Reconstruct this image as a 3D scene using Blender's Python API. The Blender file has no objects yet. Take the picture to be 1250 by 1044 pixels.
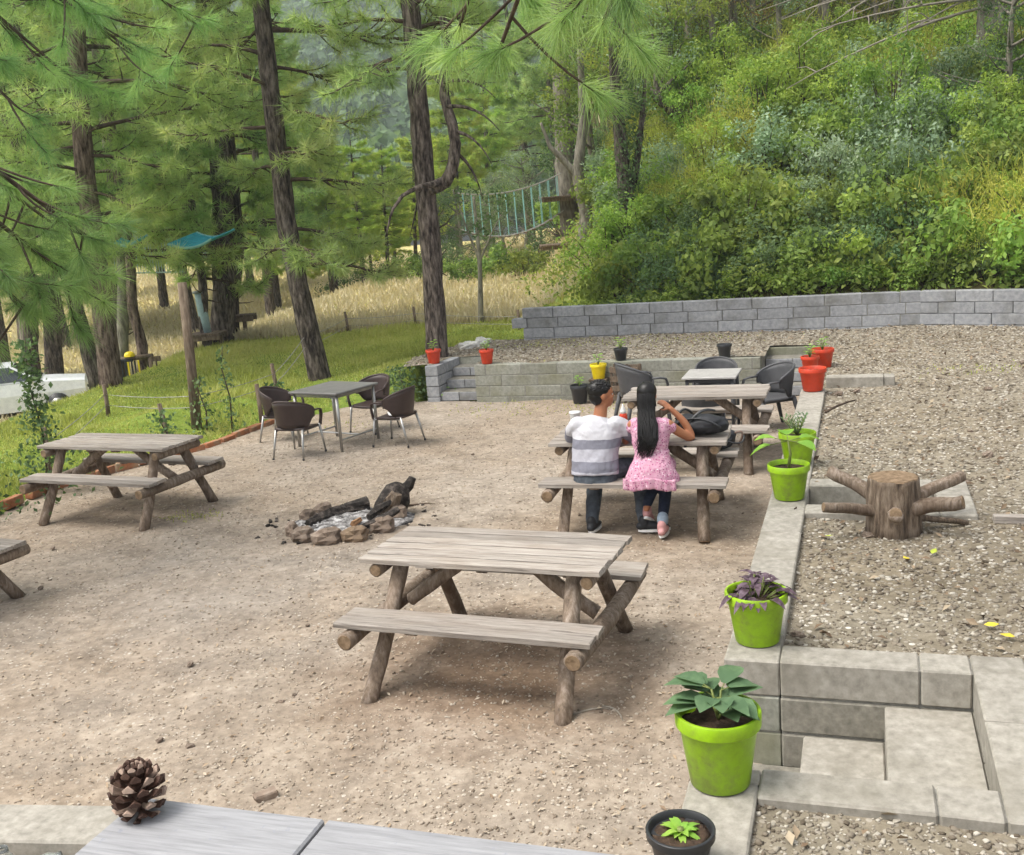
import bpy, math, random
import numpy as np
from mathutils import Vector, Matrix, Euler, noise as mnoise

R = math.radians
rnd = random.Random(7)
nrg = np.random.default_rng(11)
SC = bpy.context.scene
COL = SC.collection

# ------------------------------------------------------------------ camera
FPX, CAMH = 1280.0, 2.7
PITCH, ROLL = R(11.53), R(-4.37)
cam_d = bpy.data.cameras.new('camera'); cam = bpy.data.objects.new('camera', cam_d); COL.objects.link(cam)
_f = Vector((0, math.cos(PITCH), -math.sin(PITCH))); _u = Vector((0, math.sin(PITCH), math.cos(PITCH))); _r = Vector((1, 0, 0))
_x = _r * math.cos(ROLL) + _u * math.sin(ROLL); _y = _u * math.cos(ROLL) - _r * math.sin(ROLL)
cam.matrix_world = Matrix(((_x.x, _y.x, -_f.x, 0), (_x.y, _y.y, -_f.y, 0), (_x.z, _y.z, -_f.z, CAMH), (0, 0, 0, 1)))
cam_d.sensor_width = 36; cam_d.lens = 36 * FPX / 1250; cam_d.clip_start = 0.05; cam_d.clip_end = 3000
SC.camera = cam

# ------------------------------------------------------------------ sky, sun, exposure
SUN_EL, SUN_AZ = R(62), R(255)
w = bpy.data.worlds.new('World'); SC.world = w; w.use_nodes = True
nt = w.node_tree; nt.nodes.clear()
sky = nt.nodes.new('ShaderNodeTexSky'); sky.sky_type = 'NISHITA'; sky.sun_disc = False
sky.sun_elevation = SUN_EL; sky.sun_rotation = SUN_AZ; sky.dust_density = 4.0; sky.air_density = 1.0; sky.ozone_density = 1.0
hs = nt.nodes.new('ShaderNodeHueSaturation'); hs.inputs['Saturation'].default_value = 0.22
bg = nt.nodes.new('ShaderNodeBackground'); bg.inputs['Strength'].default_value = 0.15
wo = nt.nodes.new('ShaderNodeOutputWorld')
nt.links.new(sky.outputs[0], hs.inputs['Color']); nt.links.new(hs.outputs[0], bg.inputs[0]); nt.links.new(bg.outputs[0], wo.inputs[0])
sun_d = bpy.data.lights.new('sun', 'SUN'); sun = bpy.data.objects.new('sun', sun_d); COL.objects.link(sun)
sun_d.energy = 1.5; sun_d.angle = R(28); sun_d.color = (1.0, 0.95, 0.86)
sun.rotation_euler = Vector((math.sin(SUN_AZ) * math.cos(SUN_EL), math.cos(SUN_AZ) * math.cos(SUN_EL), math.sin(SUN_EL))).to_track_quat('Z', 'Y').to_euler()
sun.location = (0, 0, 40)
vs = SC.view_settings; vs.view_transform = 'Standard'; vs.look = 'None'; vs.gamma = 1; vs.use_curve_mapping = False
vs.exposure = 1.08
SC.cycles.max_bounces = 8; SC.cycles.diffuse_bounces = 4; SC.cycles.transmission_bounces = 5; SC.cycles.transparent_max_bounces = 4
SC.cycles.use_adaptive_sampling = True; SC.cycles.adaptive_threshold = .02; SC.cycles.use_denoising = True

# ------------------------------------------------------------------ helpers
def ray(px, py):
    a = (px - 625) / FPX; b = (522 - py) / FPX; u = math.cos(ROLL) * a - math.sin(ROLL) * b; v = math.sin(ROLL) * a + math.cos(ROLL) * b
    return (u, math.cos(PITCH) + v * math.sin(PITCH), -math.sin(PITCH) + v * math.cos(PITCH))
def P(px, py, z=0.0):                                   # the point of the level z that the photograph shows at a pixel
    d = ray(px, py); t = (z - CAMH) / d[2]
    return Vector((d[0] * t, d[1] * t, z))
def PD(px, py, D):                                      # the point at distance D
    d = ray(px, py); t = D / d[1]
    return Vector((d[0] * t, D, CAMH + d[2] * t))
def lin(h):
    h = h.lstrip('#'); o = []
    for i in (0, 2, 4):
        c = int(h[i:i + 2], 16) / 255; o.append(c / 12.92 if c <= 0.04045 else ((c + 0.055) / 1.055) ** 2.4)
    return (o[0], o[1], o[2], 1.0)
def C3(r, g, b): return (r, g, b, 1.0)
def smooth(a, b, x):
    t = np.clip((x - a) / (b - a), 0, 1); return t * t * (3 - 2 * t)
def nz(x, y, z=0.0, s=1.0): return mnoise.noise(Vector((x * s, y * s, z * s)))

class MB:
    def __init__(self): self.v = []; self.f = []
    def add(self, vs, fs):
        n = len(self.v); self.v.extend([tuple(p) for p in vs]); self.f.extend([tuple(i + n for i in q) for q in fs]); return self
    def box(self, c, s, M=None, b=0.0, jit=0.0):        # chamfered box
        hx, hy, hz = s[0] / 2, s[1] / 2, s[2] / 2; c = Vector(c); vs = []
        if b <= 0:
            for z in (-hz, hz):
                for x, y in ((-hx, -hy), (hx, -hy), (hx, hy), (-hx, hy)): vs.append(Vector((x, y, z)))
            fs = [(3, 2, 1, 0), (4, 5, 6, 7), (0, 1, 5, 4), (1, 2, 6, 5), (2, 3, 7, 6), (3, 0, 4, 7)]
        else:
            idx = {}
            for sx in (-1, 1):
                for sy in (-1, 1):
                    for sz in (-1, 1):
                        for ax in range(3):
                            p = [sx * (hx - b), sy * (hy - b), sz * (hz - b)]; p[ax] = (sx, sy, sz)[ax] * (hx, hy, hz)[ax]
                            idx[(sx, sy, sz, ax)] = len(vs); vs.append(Vector(p))
            I = lambda x, y, z, a: idx[(x, y, z, a)]
            fs = []
            for a in range(3):
                for sg in (-1, 1):
                    o = [(-1, -1), (1, -1), (1, 1), (-1, 1)]
                    q = []
                    for m, n in o:
                        k = [0, 0, 0]; k[a] = sg; k[(a + 1) % 3] = m; k[(a + 2) % 3] = n; q.append(I(*k, a))
                    fs.append(tuple(q) if sg > 0 else tuple(reversed(q)))
            for a in range(3):
                bb, cc = (a + 1) % 3, (a + 2) % 3
                for m in (-1, 1):
                    for n in (-1, 1):
                        k0 = [0, 0, 0]; k1 = [0, 0, 0]; k0[a] = -1; k1[a] = 1
                        for k in (k0, k1): k[bb] = m; k[cc] = n
                        q = (I(*k0, bb), I(*k1, bb), I(*k1, cc), I(*k0, cc)); fs.append(q if m * n > 0 else tuple(reversed(q)))
            for sx in (-1, 1):
                for sy in (-1, 1):
                    for sz in (-1, 1):
                        q = (I(sx, sy, sz, 0), I(sx, sy, sz, 1), I(sx, sy, sz, 2)); fs.append(q if sx * sy * sz > 0 else tuple(reversed(q)))
        if jit: vs = [p + Vector((rnd.uniform(-jit, jit), rnd.uniform(-jit, jit), rnd.uniform(-jit, jit))) for p in vs]
        if M is not None: vs = [M @ p for p in vs]
        return self.add([p + c for p in vs], fs)
    def tube(self, pts, rad, seg=8, cap=True, wob=0.0, side=None, rough=0.0):
        pts = [Vector(p) for p in pts]; n = len(pts); rings = []; X = None
        for i, p in enumerate(pts):
            T = (pts[min(i + 1, n - 1)] - pts[max(i - 1, 0)])
            T = T.normalized() if T.length > 1e-9 else Vector((0, 0, 1))
            if side is not None: ref = Vector(side)
            elif X is None: ref = Vector((1, 0, 0)) if abs(T.x) < 0.8 else Vector((0, 1, 0))
            else: ref = X
            X = ref - T * ref.dot(T); X.normalize(); Y = T.cross(X)
            r = rad[i] if isinstance(rad, (list, tuple)) else rad
            ra, rb = r if isinstance(r, (list, tuple)) else (r, r)
            ring = []
            for k in range(seg):
                a = 2 * math.pi * k / seg
                m = 1.0
                if rough: m += rough * mnoise.noise(Vector((math.cos(a) * 2.2 + p.x * 3, math.sin(a) * 2.2 + p.y * 3, p.z * 3.0 + i * .13)))
                if wob: m += wob * rnd.uniform(-1, 1)
                ring.append(p + X * (ra * m * math.cos(a)) + Y * (rb * m * math.sin(a)))
            rings.append(ring)
        vs = [q for r_ in rings for q in r_]; fs = []
        for i in range(n - 1):
            for k in range(seg):
                k2 = (k + 1) % seg
                fs.append((i * seg + k, i * seg + k2, (i + 1) * seg + k2, (i + 1) * seg + k))
        if cap:
            fs.append(tuple(reversed(range(seg)))); fs.append(tuple((n - 1) * seg + k for k in range(seg)))
        return self.add(vs, fs)
    def lathe(self, prof, seg=24, c=(0, 0, 0)):
        vs = []; fs = []; n = len(prof); c = Vector(c)
        for r, z in prof:
            for k in range(seg):
                a = 2 * math.pi * k / seg; vs.append(c + Vector((r * math.cos(a), r * math.sin(a), z)))
        for i in range(n - 1):
            for k in range(seg):
                k2 = (k + 1) % seg; fs.append((i * seg + k, i * seg + k2, (i + 1) * seg + k2, (i + 1) * seg + k))
        if prof[0][0] > 1e-4: fs.append(tuple(reversed(range(seg))))
        if prof[-1][0] > 1e-4: fs.append(tuple((n - 1) * seg + k for k in range(seg)))
        return self.add(vs, fs)
    def ell(self, c, r, seg=16, rings=10, M=None, rough=0.0, rs=4.0):
        c = Vector(c); vs = []; fs = []
        def put(p):
            m = 1 + rough * mnoise.noise(Vector((p[0] * rs + c.x * 7, p[1] * rs + c.y * 7, p[2] * rs + c.z * 7))) if rough else 1
            q = Vector((p[0] * r[0] * m, p[1] * r[1] * m, p[2] * r[2] * m)); vs.append(c + (M @ q if M is not None else q))
        put((0, 0, -1))
        for i in range(1, rings):
            t = -math.pi / 2 + math.pi * i / rings
            for k in range(seg):
                a = 2 * math.pi * k / seg; put((math.cos(t) * math.cos(a), math.cos(t) * math.sin(a), math.sin(t)))
        put((0, 0, 1)); L = len(vs) - 1
        for k in range(seg):
            k2 = (k + 1) % seg; fs.append((0, 1 + k2, 1 + k)); fs.append((L, L - seg + k, L - seg + k2))
        for i in range(rings - 2):
            for k in range(seg):
                k2 = (k + 1) % seg; a = 1 + i * seg; fs.append((a + k, a + k2, a + seg + k2, a + seg + k))
        return self.add(vs, fs)
    def mesh(self, name, mat=None, smooth_=False):
        me = bpy.data.meshes.new(name); me.from_pydata(self.v, [], self.f)
        if smooth_: me.polygons.foreach_set('use_smooth', [True] * len(me.polygons))
        if mat: me.materials.append(mat)
        me.update(); return me
    def build(self, name, mat=None, parent=None, smooth_=False, loc=None, rot=None):
        return link(name, self.mesh(name, mat, smooth_), parent, loc, rot)

def link(name, me, parent=None, loc=None, rot=None):
    o = bpy.data.objects.new(name, me); COL.objects.link(o)
    if loc is not None: o.location = loc
    if rot is not None: o.rotation_euler = rot
    if parent is not None: o.parent = parent
    return o
def tag(o, label=None, cat=None, group=None, kind=None):
    if label: o['label'] = label
    if cat: o['category'] = cat
    if group: o['group'] = group
    if kind: o['kind'] = kind
    return o
def empty(name, loc=(0, 0, 0), rz=0.0, label=None, cat=None, group=None):
    o = bpy.data.objects.new(name, None); COL.objects.link(o); o.location = loc; o.rotation_euler = (0, 0, rz); o.empty_display_size = .1
    return tag(o, label, cat, group)
def dup(o, parent=None, loc=None, rot=None, scale=None, label=None, group=None):
    c = o.copy(); COL.objects.link(c); c.parent = parent
    if loc is not None: c.location = loc
    if rot is not None: c.rotation_euler = rot
    if scale is not None: c.scale = scale
    if label: c['label'] = label
    if group: c['group'] = group
    for ch in list(KIDS.get(o.name, [])): d = dup(ch, c); KIDS.setdefault(c.name, []).append(d)
    return c
KIDS = {}
def kids_index():
    KIDS.clear()
    for o in COL.objects:
        if o.parent: KIDS.setdefault(o.parent.name, []).append(o)

def np_mesh(name, V, F, mat, cols=None, smooth_=False):     # V (n,3), F (m,k)
    me = bpy.data.meshes.new(name); V = np.asarray(V, dtype=np.float32); F = np.asarray(F, dtype=np.int32)
    k = F.shape[1]; me.vertices.add(len(V)); me.vertices.foreach_set('co', V.ravel())
    me.loops.add(F.size); me.loops.foreach_set('vertex_index', F.ravel())
    me.polygons.add(len(F)); me.polygons.foreach_set('loop_start', np.arange(0, F.size, k, dtype=np.int32))
    if smooth_: me.polygons.foreach_set('use_smooth', np.ones(len(F), dtype=bool))
    me.materials.append(mat); me.update(calc_edges=True)
    if cols is not None:
        at = me.attributes.new('var', 'FLOAT', 'POINT'); at.data.foreach_set('value', np.asarray(cols, dtype=np.float32))
    return me
def unit(a): return a / np.maximum(np.linalg.norm(a, axis=1, keepdims=True), 1e-9)
def needles(B, Dr, ln, wd, var=None, bend=0.0):
    """thin tapering triangles from base B along Dr; with bend, two-piece drooping ones"""
    n = len(B); S = unit(np.cross(Dr, nrg.normal(size=(n, 3)))); ln = np.asarray(ln).reshape(-1, 1); wd = np.asarray(wd).reshape(-1, 1)
    if bend <= 0:
        V = np.stack([B - S * wd, B + S * wd, B + Dr * ln], 1).reshape(-1, 3); F = np.arange(3 * n).reshape(n, 3)
        return V, F, (None if var is None else np.repeat(var, 3))
    Mp = B + Dr * ln * .5; T = B + Dr * ln + np.array([0, 0, -1.0]) * ln * bend
    Mp = Mp + np.array([0, 0, -1.0]) * ln * bend * .22
    V = np.stack([B - S * wd, B + S * wd, Mp + S * wd * .9, Mp - S * wd * .9, T], 1).reshape(-1, 3)
    b = (np.arange(n) * 5).reshape(-1, 1)
    F = np.concatenate([b + [0, 1, 2], b + [0, 2, 3], b + [3, 2, 4]], 0)
    return V, F, (None if var is None else np.repeat(var, 5))
def leaves(Cn, Nr, size, var=None, asp=.5, fold=.25):
    """folded diamond leaves centred at Cn facing Nr"""
    n = len(Cn); A = unit(np.cross(Nr, nrg.normal(size=(n, 3)))); Bx = np.cross(Nr, A); s = np.asarray(size).reshape(-1, 1)
    V = np.stack([Cn - A * s * .5, Cn + Bx * s * asp * .5 + Nr * s * fold * .4, Cn + A * s * .5, Cn - Bx * s * asp * .5 + Nr * s * fold * .4], 1).reshape(-1, 3)
    b = (np.arange(n) * 4).reshape(-1, 1)
    F = np.concatenate([b + [0, 1, 2], b + [0, 2, 3]], 0)
    return V, F, (None if var is None else np.repeat(var, 4))
def cat_geo(L):
    V = []; F = []; A = []; o = 0
    for v, f, a in L:
        V.append(v); F.append(f + o); o += len(v); A.append(a if a is not None else np.zeros(len(v)))
    return np.concatenate(V), np.concatenate(F), np.concatenate(A)

# ------------------------------------------------------------------ materials
MATS = {}
def newmat(name):
    m = bpy.data.materials.new(name); m.use_nodes = True; t = m.node_tree; t.nodes.clear()
    o = t.nodes.new('ShaderNodeOutputMaterial'); b = t.nodes.new('ShaderNodeBsdfPrincipled'); t.links.new(b.outputs[0], o.inputs[0])
    MATS[name] = m; return m, t, b, o
def N(t, ty, **kw):
    n = t.nodes.new(ty)
    for k, v in kw.items():
        if k in n.inputs: n.inputs[k].default_value = v
        else: setattr(n, k, v)
    return n
def ramp(t, stops, fac, interp='LINEAR'):
    r = t.nodes.new('ShaderNodeValToRGB'); r.color_ramp.interpolation = interp; e = r.color_ramp.elements
    while len(e) < len(stops): e.new(.5)
    for i, (p, c) in enumerate(stops): e[i].position = p; e[i].color = c if len(c) == 4 else (*c, 1)
    t.links.new(fac, r.inputs[0]); return r.outputs[0]
def mixc(t, fac, a, b, mode='MIX'):
    m = t.nodes.new('ShaderNodeMix'); m.data_type = 'RGBA'; m.blend_type = mode
    for s, i in ((fac, 0), (a, 6), (b, 7)):
        if isinstance(s, (int, float, tuple)): m.inputs[i].default_value = s
        else: t.links.new(s, m.inputs[i])
    return m.outputs[2]
def mth(t, op, a, b=0.0, c=0.0):
    m = t.nodes.new('ShaderNodeMath'); m.operation = op
    for i, s in enumerate((a, b, c)):
        if isinstance(s, (int, float)): m.inputs[i].default_value = s
        else: t.links.new(s, m.inputs[i])
    return m.outputs[0]
def coords(t, stretch=(1, 1, 1), coord='Object', rand_off=True):
    tc = N(t, 'ShaderNodeTexCoord'); v = tc.outputs[coord]
    if coord == 'World': pass
    mp = N(t, 'ShaderNodeMapping'); mp.inputs['Scale'].default_value = stretch
    if rand_off:
        oi = N(t, 'ShaderNodeObjectInfo'); cb = N(t, 'ShaderNodeCombineXYZ')
        a = mth(t, 'MULTIPLY', oi.outputs['Random'], 37.0)
        for i in range(3): t.links.new(a, cb.inputs[i])
        ad = N(t, 'ShaderNodeVectorMath', operation='ADD'); t.links.new(v, ad.inputs[0]); t.links.new(cb.outputs[0], ad.inputs[1]); v = ad.outputs[0]
    t.links.new(v, mp.inputs[0]); return mp.outputs[0]
def wpos(t, sc=(1, 1, 1)):
    g = N(t, 'ShaderNodeNewGeometry'); mp = N(t, 'ShaderNodeMapping'); mp.inputs['Scale'].default_value = sc
    t.links.new(g.outputs['Position'], mp.inputs[0]); return mp.outputs[0]
def tex_noise(t, vec, scale, detail=5, rough=.6, dist=0.0):
    n = N(t, 'ShaderNodeTexNoise'); n.inputs['Scale'].default_value = scale; n.inputs['Detail'].default_value = detail
    n.inputs['Roughness'].default_value = rough; n.inputs['Distortion'].default_value = dist; t.links.new(vec, n.inputs['Vector']); return n.outputs['Fac']
def bump(t, b, h, strength=.3, dist=.01):
    n = N(t, 'ShaderNodeBump'); n.inputs['Strength'].default_value = strength; n.inputs['Distance'].default_value = dist
    t.links.new(h, n.inputs['Height']); t.links.new(n.outputs[0], b.inputs['Normal'])
def basic(name, stops, scale=8, stretch=(1, 1, 1), rough=.8, bmp=.3, bdist=.006, vary=.15, stain=None, detail=6, spec=.3, metal=0.0, world=False):
    m, t, b, o = newmat(name)
    v = wpos(t, stretch) if world else coords(t, stretch)
    f = tex_noise(t, v, scale, detail, .65)
    c = ramp(t, stops, f)
    if stain:
        sc, col, lo, hi = stain
        v2 = wpos(t) if world else coords(t)
        c = mixc(t, ramp(t, [(lo, (0, 0, 0)), (hi, (1, 1, 1))], tex_noise(t, v2, sc, 4, .6)), c, col)
    if vary:
        oi = N(t, 'ShaderNodeObjectInfo'); k = mth(t, 'MULTIPLY_ADD', oi.outputs['Random'], vary * 2, 1 - vary)
        hsv = N(t, 'ShaderNodeHueSaturation'); t.links.new(k, hsv.inputs['Value']); t.links.new(c, hsv.inputs['Color']); c = hsv.outputs[0]
    t.links.new(c, b.inputs['Base Color']); b.inputs['Roughness'].default_value = rough; b.inputs['Metallic'].default_value = metal
    b.inputs['Specular IOR Level'].default_value = spec
    if bmp: bump(t, b, f, bmp, bdist)
    return m
def foliage(name, dark, mid, light, clump=1.2, trans=.35, vary=.12, huevary=.02, rough=.55, spec=.25, tcol=None):
    m, t, b, o = newmat(name); trans = min(.55, trans + .1)
    dark, mid, light = [tuple(min(.62, q * k + .012) for q in c_[:3]) + (1,) for c_, k in ((dark, 1.7), (mid, 1.5), (light, 1.25))]
    at = N(t, 'ShaderNodeAttribute', attribute_name='var')
    f = tex_noise(t, wpos(t), clump, 3, .6)
    s = mth(t, 'MULTIPLY_ADD', at.outputs['Fac'], .55, mth(t, 'MULTIPLY_ADD', f, .9, -.22))
    c = ramp(t, [(.12, dark), (.5, mid), (.9, light)], s)
    oi = N(t, 'ShaderNodeObjectInfo'); hsv = N(t, 'ShaderNodeHueSaturation'); t.links.new(c, hsv.inputs['Color'])
    t.links.new(mth(t, 'MULTIPLY_ADD', oi.outputs['Random'], vary * 2, 1 - vary), hsv.inputs['Value'])
    wn = N(t, 'ShaderNodeTexWhiteNoise', noise_dimensions='1D'); t.links.new(oi.outputs['Random'], wn.inputs['W'])
    t.links.new(mth(t, 'MULTIPLY_ADD', wn.outputs['Value'], huevary * 2, .5 - huevary), hsv.inputs['Hue'])
    t.links.new(hsv.outputs[0], b.inputs['Base Color']); b.inputs['Roughness'].default_value = rough; b.inputs['Specular IOR Level'].default_value = spec
    tr = N(t, 'ShaderNodeBsdfTranslucent'); tw = mixc(t, 1.0, hsv.outputs[0], tcol or (1.12, 1.1, .72, 1), 'MULTIPLY'); t.links.new(tw, tr.inputs[0])
    mx = N(t, 'ShaderNodeMixShader'); mx.inputs[0].default_value = trans
    t.links.new(b.outputs[0], mx.inputs[1]); t.links.new(tr.outputs[0], mx.inputs[2]); t.links.new(mx.outputs[0], o.inputs[0])
    return m
def flat(name, col, rough=.5, spec=.5, metal=0.0, bmp=0.0, scale=60, sub=0.0, dirt=None, grime=0.0):
    m, t, b, o = newmat(name); b.inputs['Base Color'].default_value = col; b.inputs['Roughness'].default_value = rough
    b.inputs['Specular IOR Level'].default_value = spec; b.inputs['Metallic'].default_value = metal
    v = coords(t)
    if bmp: bump(t, b, tex_noise(t, v, scale, 4), bmp, .003)
    f = tex_noise(t, v, 9, 5, .65)
    d = dirt or tuple([c * .72 for c in col[:3]] + [1])
    c = mixc(t, ramp(t, [(.38, (0, 0, 0)), (.72, (1, 1, 1))], f), col, d)
    if grime: c = mixc(t, mth(t, 'MULTIPLY', ramp(t, [(.55, (0, 0, 0)), (.7, (1, 1, 1))], mth(t, 'MULTIPLY_ADD', tex_noise(t, v, 30, 5, .7), .45, mth(t, 'MULTIPLY', tex_noise(t, coords(t, (1, 1, .5)), 7, 3, .6), .62))), grime), c, lin('6b5d48'))
    t.links.new(c, b.inputs['Base Color'])
    return m

wood_leg = basic('log_wood', [(.25, lin('453a31')), (.5, lin('7b6c5d')), (.75, lin('a2958a'))], 6, (6, 6, 1.2), .85, .7, .008, .18, stain=(3.0, lin('5b4a3c'), .5, .72))
def plank_mat(name, a, b_, c_):
    m, t, b, o = newmat(name)
    v = coords(t, (1.2, 26, 26)); f = tex_noise(t, v, 3.2, 7, .7, .25); f2 = tex_noise(t, coords(t, (1, 3, 3)), 2.4, 4, .6)
    c = ramp(t, [(.25, a), (.45, b_), (.7, c_)], f)
    c = mixc(t, ramp(t, [(.45, (0, 0, 0)), (.75, (.5, .5, .5))], f2), c, lin('857769'))
    oi = N(t, 'ShaderNodeObjectInfo'); hsv = N(t, 'ShaderNodeHueSaturation'); t.links.new(c, hsv.inputs['Color'])
    t.links.new(mth(t, 'MULTIPLY_ADD', oi.outputs['Random'], .42, .82), hsv.inputs['Value']); t.links.new(hsv.outputs[0], b.inputs['Base Color'])
    b.inputs['Roughness'].default_value = .82; b.inputs['Specular IOR Level'].default_value = .25; bump(t, b, f, .6, .004); return m
wood_plank = plank_mat('weathered_plank', lin('3f3832'), lin('8b837b'), lin('a9a299')) 
wood_post = basic('fence_post_wood', [(.25, lin('3d3228')), (.5, lin('66584a')), (.75, lin('8b7d6c'))], 5, (7, 7, 1), .9, .5, .006, .15)
cut_wood = basic('cut_log_end', [(.3, lin('54432f')), (.6, lin('86715a')), (.8, lin('a08b72'))], 22, (1, 1, 1), .85, .3, .004, .1)
stump_bark = basic('stump_wood', [(.3, lin('2f2620')), (.5, lin('655749')), (.72, lin('918373'))], 5, (5, 5, .9), .9, .9, .015, .05)
char_wood = basic('charred_wood', [(.3, lin('120f0d')), (.5, lin('2a2521')), (.64, lin('554d47')), (.8, lin('8a837c'))], 16, (1, 1, 1), .9, .9, .01, .2)
ash = basic('ash', [(.36, lin('2f2c2a')), (.5, lin('7f7c7a')), (.66, lin('c4c2c0'))], 16, (1, 1, 1), .95, .8, .01, 0, detail=9)
stone_m = basic('field_stone', [(.25, lin('4c4239')), (.5, lin('78695c')), (.75, lin('9c9083'))], 7, (1, 1, 1), .9, .6, .01, .22)
block_m = basic('concrete_block', [(.25, lin('615e55')), (.5, lin('7c786e')), (.75, lin('949084'))], 22, (1, 1, 1), .92, .45, .004, .13, stain=(2.6, lin('625e54'), .5, .78), detail=8)
block_y = basic('mossy_block', [(.25, lin('6d6d63')), (.5, lin('89897f')), (.75, lin('9e9e93'))], 22, (1, 1, 1), .92, .45, .004, .12, stain=(1.1, lin('6e6c52'), .46, .74), detail=8)
block_g = basic('grey_block', [(.25, lin('74757a')), (.5, lin('8e8f91')), (.75, lin('a2a2a2'))], 18, (1, 1, 1), .92, .4, .004, .1, stain=(1.6, lin('5f5d55'), .5, .8), detail=8)
mortar_m = basic('mortar', [(.3, lin('6c6a64')), (.7, lin('94928a'))], 30, (1, 1, 1), .95, .5, .004, 0)
cap_m = basic('wall_cap_block', [(.25, lin('77736a')), (.5, lin('938e84')), (.75, lin('a8a399'))], 20, (1, 1, 1), .92, .4, .004, .09, stain=(2.6, lin('736e62'), .5, .8), detail=8)
bark_pine = basic('pine_bark', [(.36, lin('1d1714')), (.48, lin('504740')), (.68, lin('877c73'))], 3.0, (6.5, 6.5, 1.5), .95, 1.0, .05, .12, detail=9)
bark_red = basic('reddish_pine_bark', [(.36, lin('2a1d18')), (.48, lin('63534a')), (.68, lin('968479'))], 3.0, (6.5, 6.5, 1.5), .95, 1.0, .05, .12, detail=9)
bark_grey = basic('grey_bark', [(.28, lin('4a453c')), (.5, lin('7c766a')), (.75, lin('a19b8e'))], 5, (3, 3, .8), .95, .8, .02, .15)
twig_m = basic('twig_bark', [(.3, lin('30261f')), (.6, lin('57493d')), (.8, lin('6f6153'))], 8, (1, 1, 1), .9, .2, .005, .1)
dead_twig = basic('bleached_twig', [(.3, lin('7d7468')), (.7, lin('a9a194'))], 8, (1, 1, 1), .9, .2, .005, .1)
needle_m = foliage('pine_needles', lin('566d49'), lin('86a066'), lin('b3c488'), .9, .45)
needle_y = foliage('sunlit_tone_needles', lin('627c3c'), lin('98b052'), lin('c6d06c'), .7, .45)  # sunlit look of some pines put into a yellower, lighter needle colour
needle_n = foliage('near_pine_needles', lin('47603d'), lin('759158'), lin('a5b87e'), 2.0, .42)
leaf_g = foliage('green_leaves', lin('364a20'), lin('647836'), lin('9cab58'), .9, .4, .18, .02)
leaf_d = foliage('dark_leaves', lin('263820'), lin('465d38'), lin('708558'), .9, .3, .18, .015)
leaf_y = foliage('yellow_green_leaves', lin('5c6a2b'), lin('8c943f'), lin('b6b25a'), .8, .4, .15, .02)
leaf_s = foliage('silvery_leaves', lin('465a44'), lin('75896c'), lin('a3b298'), 1.0, .3, .12, .02)
leaf_b = foliage('bright_leaves', lin('476326'), lin('738c3c'), lin('a6b75a'), 1.0, .4, .15, .015)
leaf_dry = foliage('dry_leaves', lin('5d4c2e'), lin('8e7b48'), lin('b5a46a'), 1.0, .35, .15, .02)
grass_g = foliage('green_grass', lin('5f6a33'), lin('8d924c'), lin('b3b072'), .8, .33, 0, 0)
grass_d = foliage('dry_grass', lin('857d60'), lin('a99f83'), lin('c0b59b'), .12, .25, 0, 0, tcol=(1.0, .98, .86, 1))
lime = flat('lime_plastic', lin('8fb90e'), .42, .45, dirt=lin('738c20'), grime=.55)
redp = flat('red_plastic', lin('c93c1b'), .4, .5, grime=.3)
yellowp = flat('yellow_plastic', lin('e8cd12'), .4, .5)
blackp = flat('black_plastic', lin('2b2c2e'), .45, .5)
soil = basic('potting_soil', [(.3, lin('2b211a')), (.6, lin('4d3d30')), (.8, lin('6e5c4b'))], 40, (1, 1, 1), .95, .9, .01, 0, detail=8)
brownp = flat('brown_moulded_plastic', lin('3d2f2b'), .5, .45, bmp=.35, scale=130)
greyp = flat('charcoal_woven_plastic', lin('4a4a4c'), .55, .4, bmp=.6, scale=120)
alu = flat('aluminium', lin('a9a7a3'), .35, .5, .8)
tabletop_grey = flat('grey_tabletop', lin('6f6d6a'), .5, .4)
tabletop_pale = flat('pale_tabletop', lin('a7a4a0'), .5, .4)
skin_m = flat('skin', lin('a8704f'), .5, .4, dirt=lin('9a6345'))
hair_m = flat('black_hair', lin('120f0d'), .42, .35)
white_m = flat('white_plastic', lin('e9e9e7'), .35, .5)
rope_teal = flat('teal_rope', lin('8dbdba'), .8, .2)
wire_m = flat('fence_wire', lin('a3a099'), .5, .4, .5)
blackfab = flat('black_fabric', lin('26272b'), .6, .4, bmp=.3, scale=40)
dark_metal = flat('dark_metal', lin('33312f'), .5, .5, .5)
brick_m = basic('edging_brick', [(.3, lin('86553c')), (.6, lin('a8704f')), (.8, lin('b98b6c'))], 14, (1, 1, 1), .92, .5, .006, .18, stain=(5, lin('8e8a74'), .5, .75))
# ================================================================== THE SETTING
EDGE = np.array([(-9.0, -2), (-8.0, 5), (-6.3, 8.6), (-5.67, 10.15), (-5.5, 10.83), (-5.3, 11.62), (-4.85, 12.44), (-3.98, 13.27), (-3.39, 14.77), (-2.5, 15.6), (-1.5, 15.85), (-1.4, 16.7), (-.7, 17.9), (.2, 18.3)])
def edge_dist(x, y):                     # signed distance to the yard's left edge, positive outside it
    best = np.full(x.shape, 1e9); sg = np.zeros(x.shape)
    for (ax, ay), (bx, by) in zip(EDGE[:-1], EDGE[1:]):
        dx, dy = bx - ax, by - ay; L2 = dx * dx + dy * dy
        t = np.clip(((x - ax) * dx + (y - ay) * dy) / L2, 0, 1)
        d = np.hypot(x - ax - t * dx, y - ay - t * dy); s = np.sign(dx * (y - ay) - dy * (x - ax))
        m = d < best - 1e-9; best = np.where(m, d, best); sg = np.where(m, s, sg)
    return best * np.where(sg == 0, 1, sg)
def y_wall(x): return np.where(x < 6.33, 18.0 - (x - .33) * .357, 15.86 - (x - 6.33) * .80)
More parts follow.
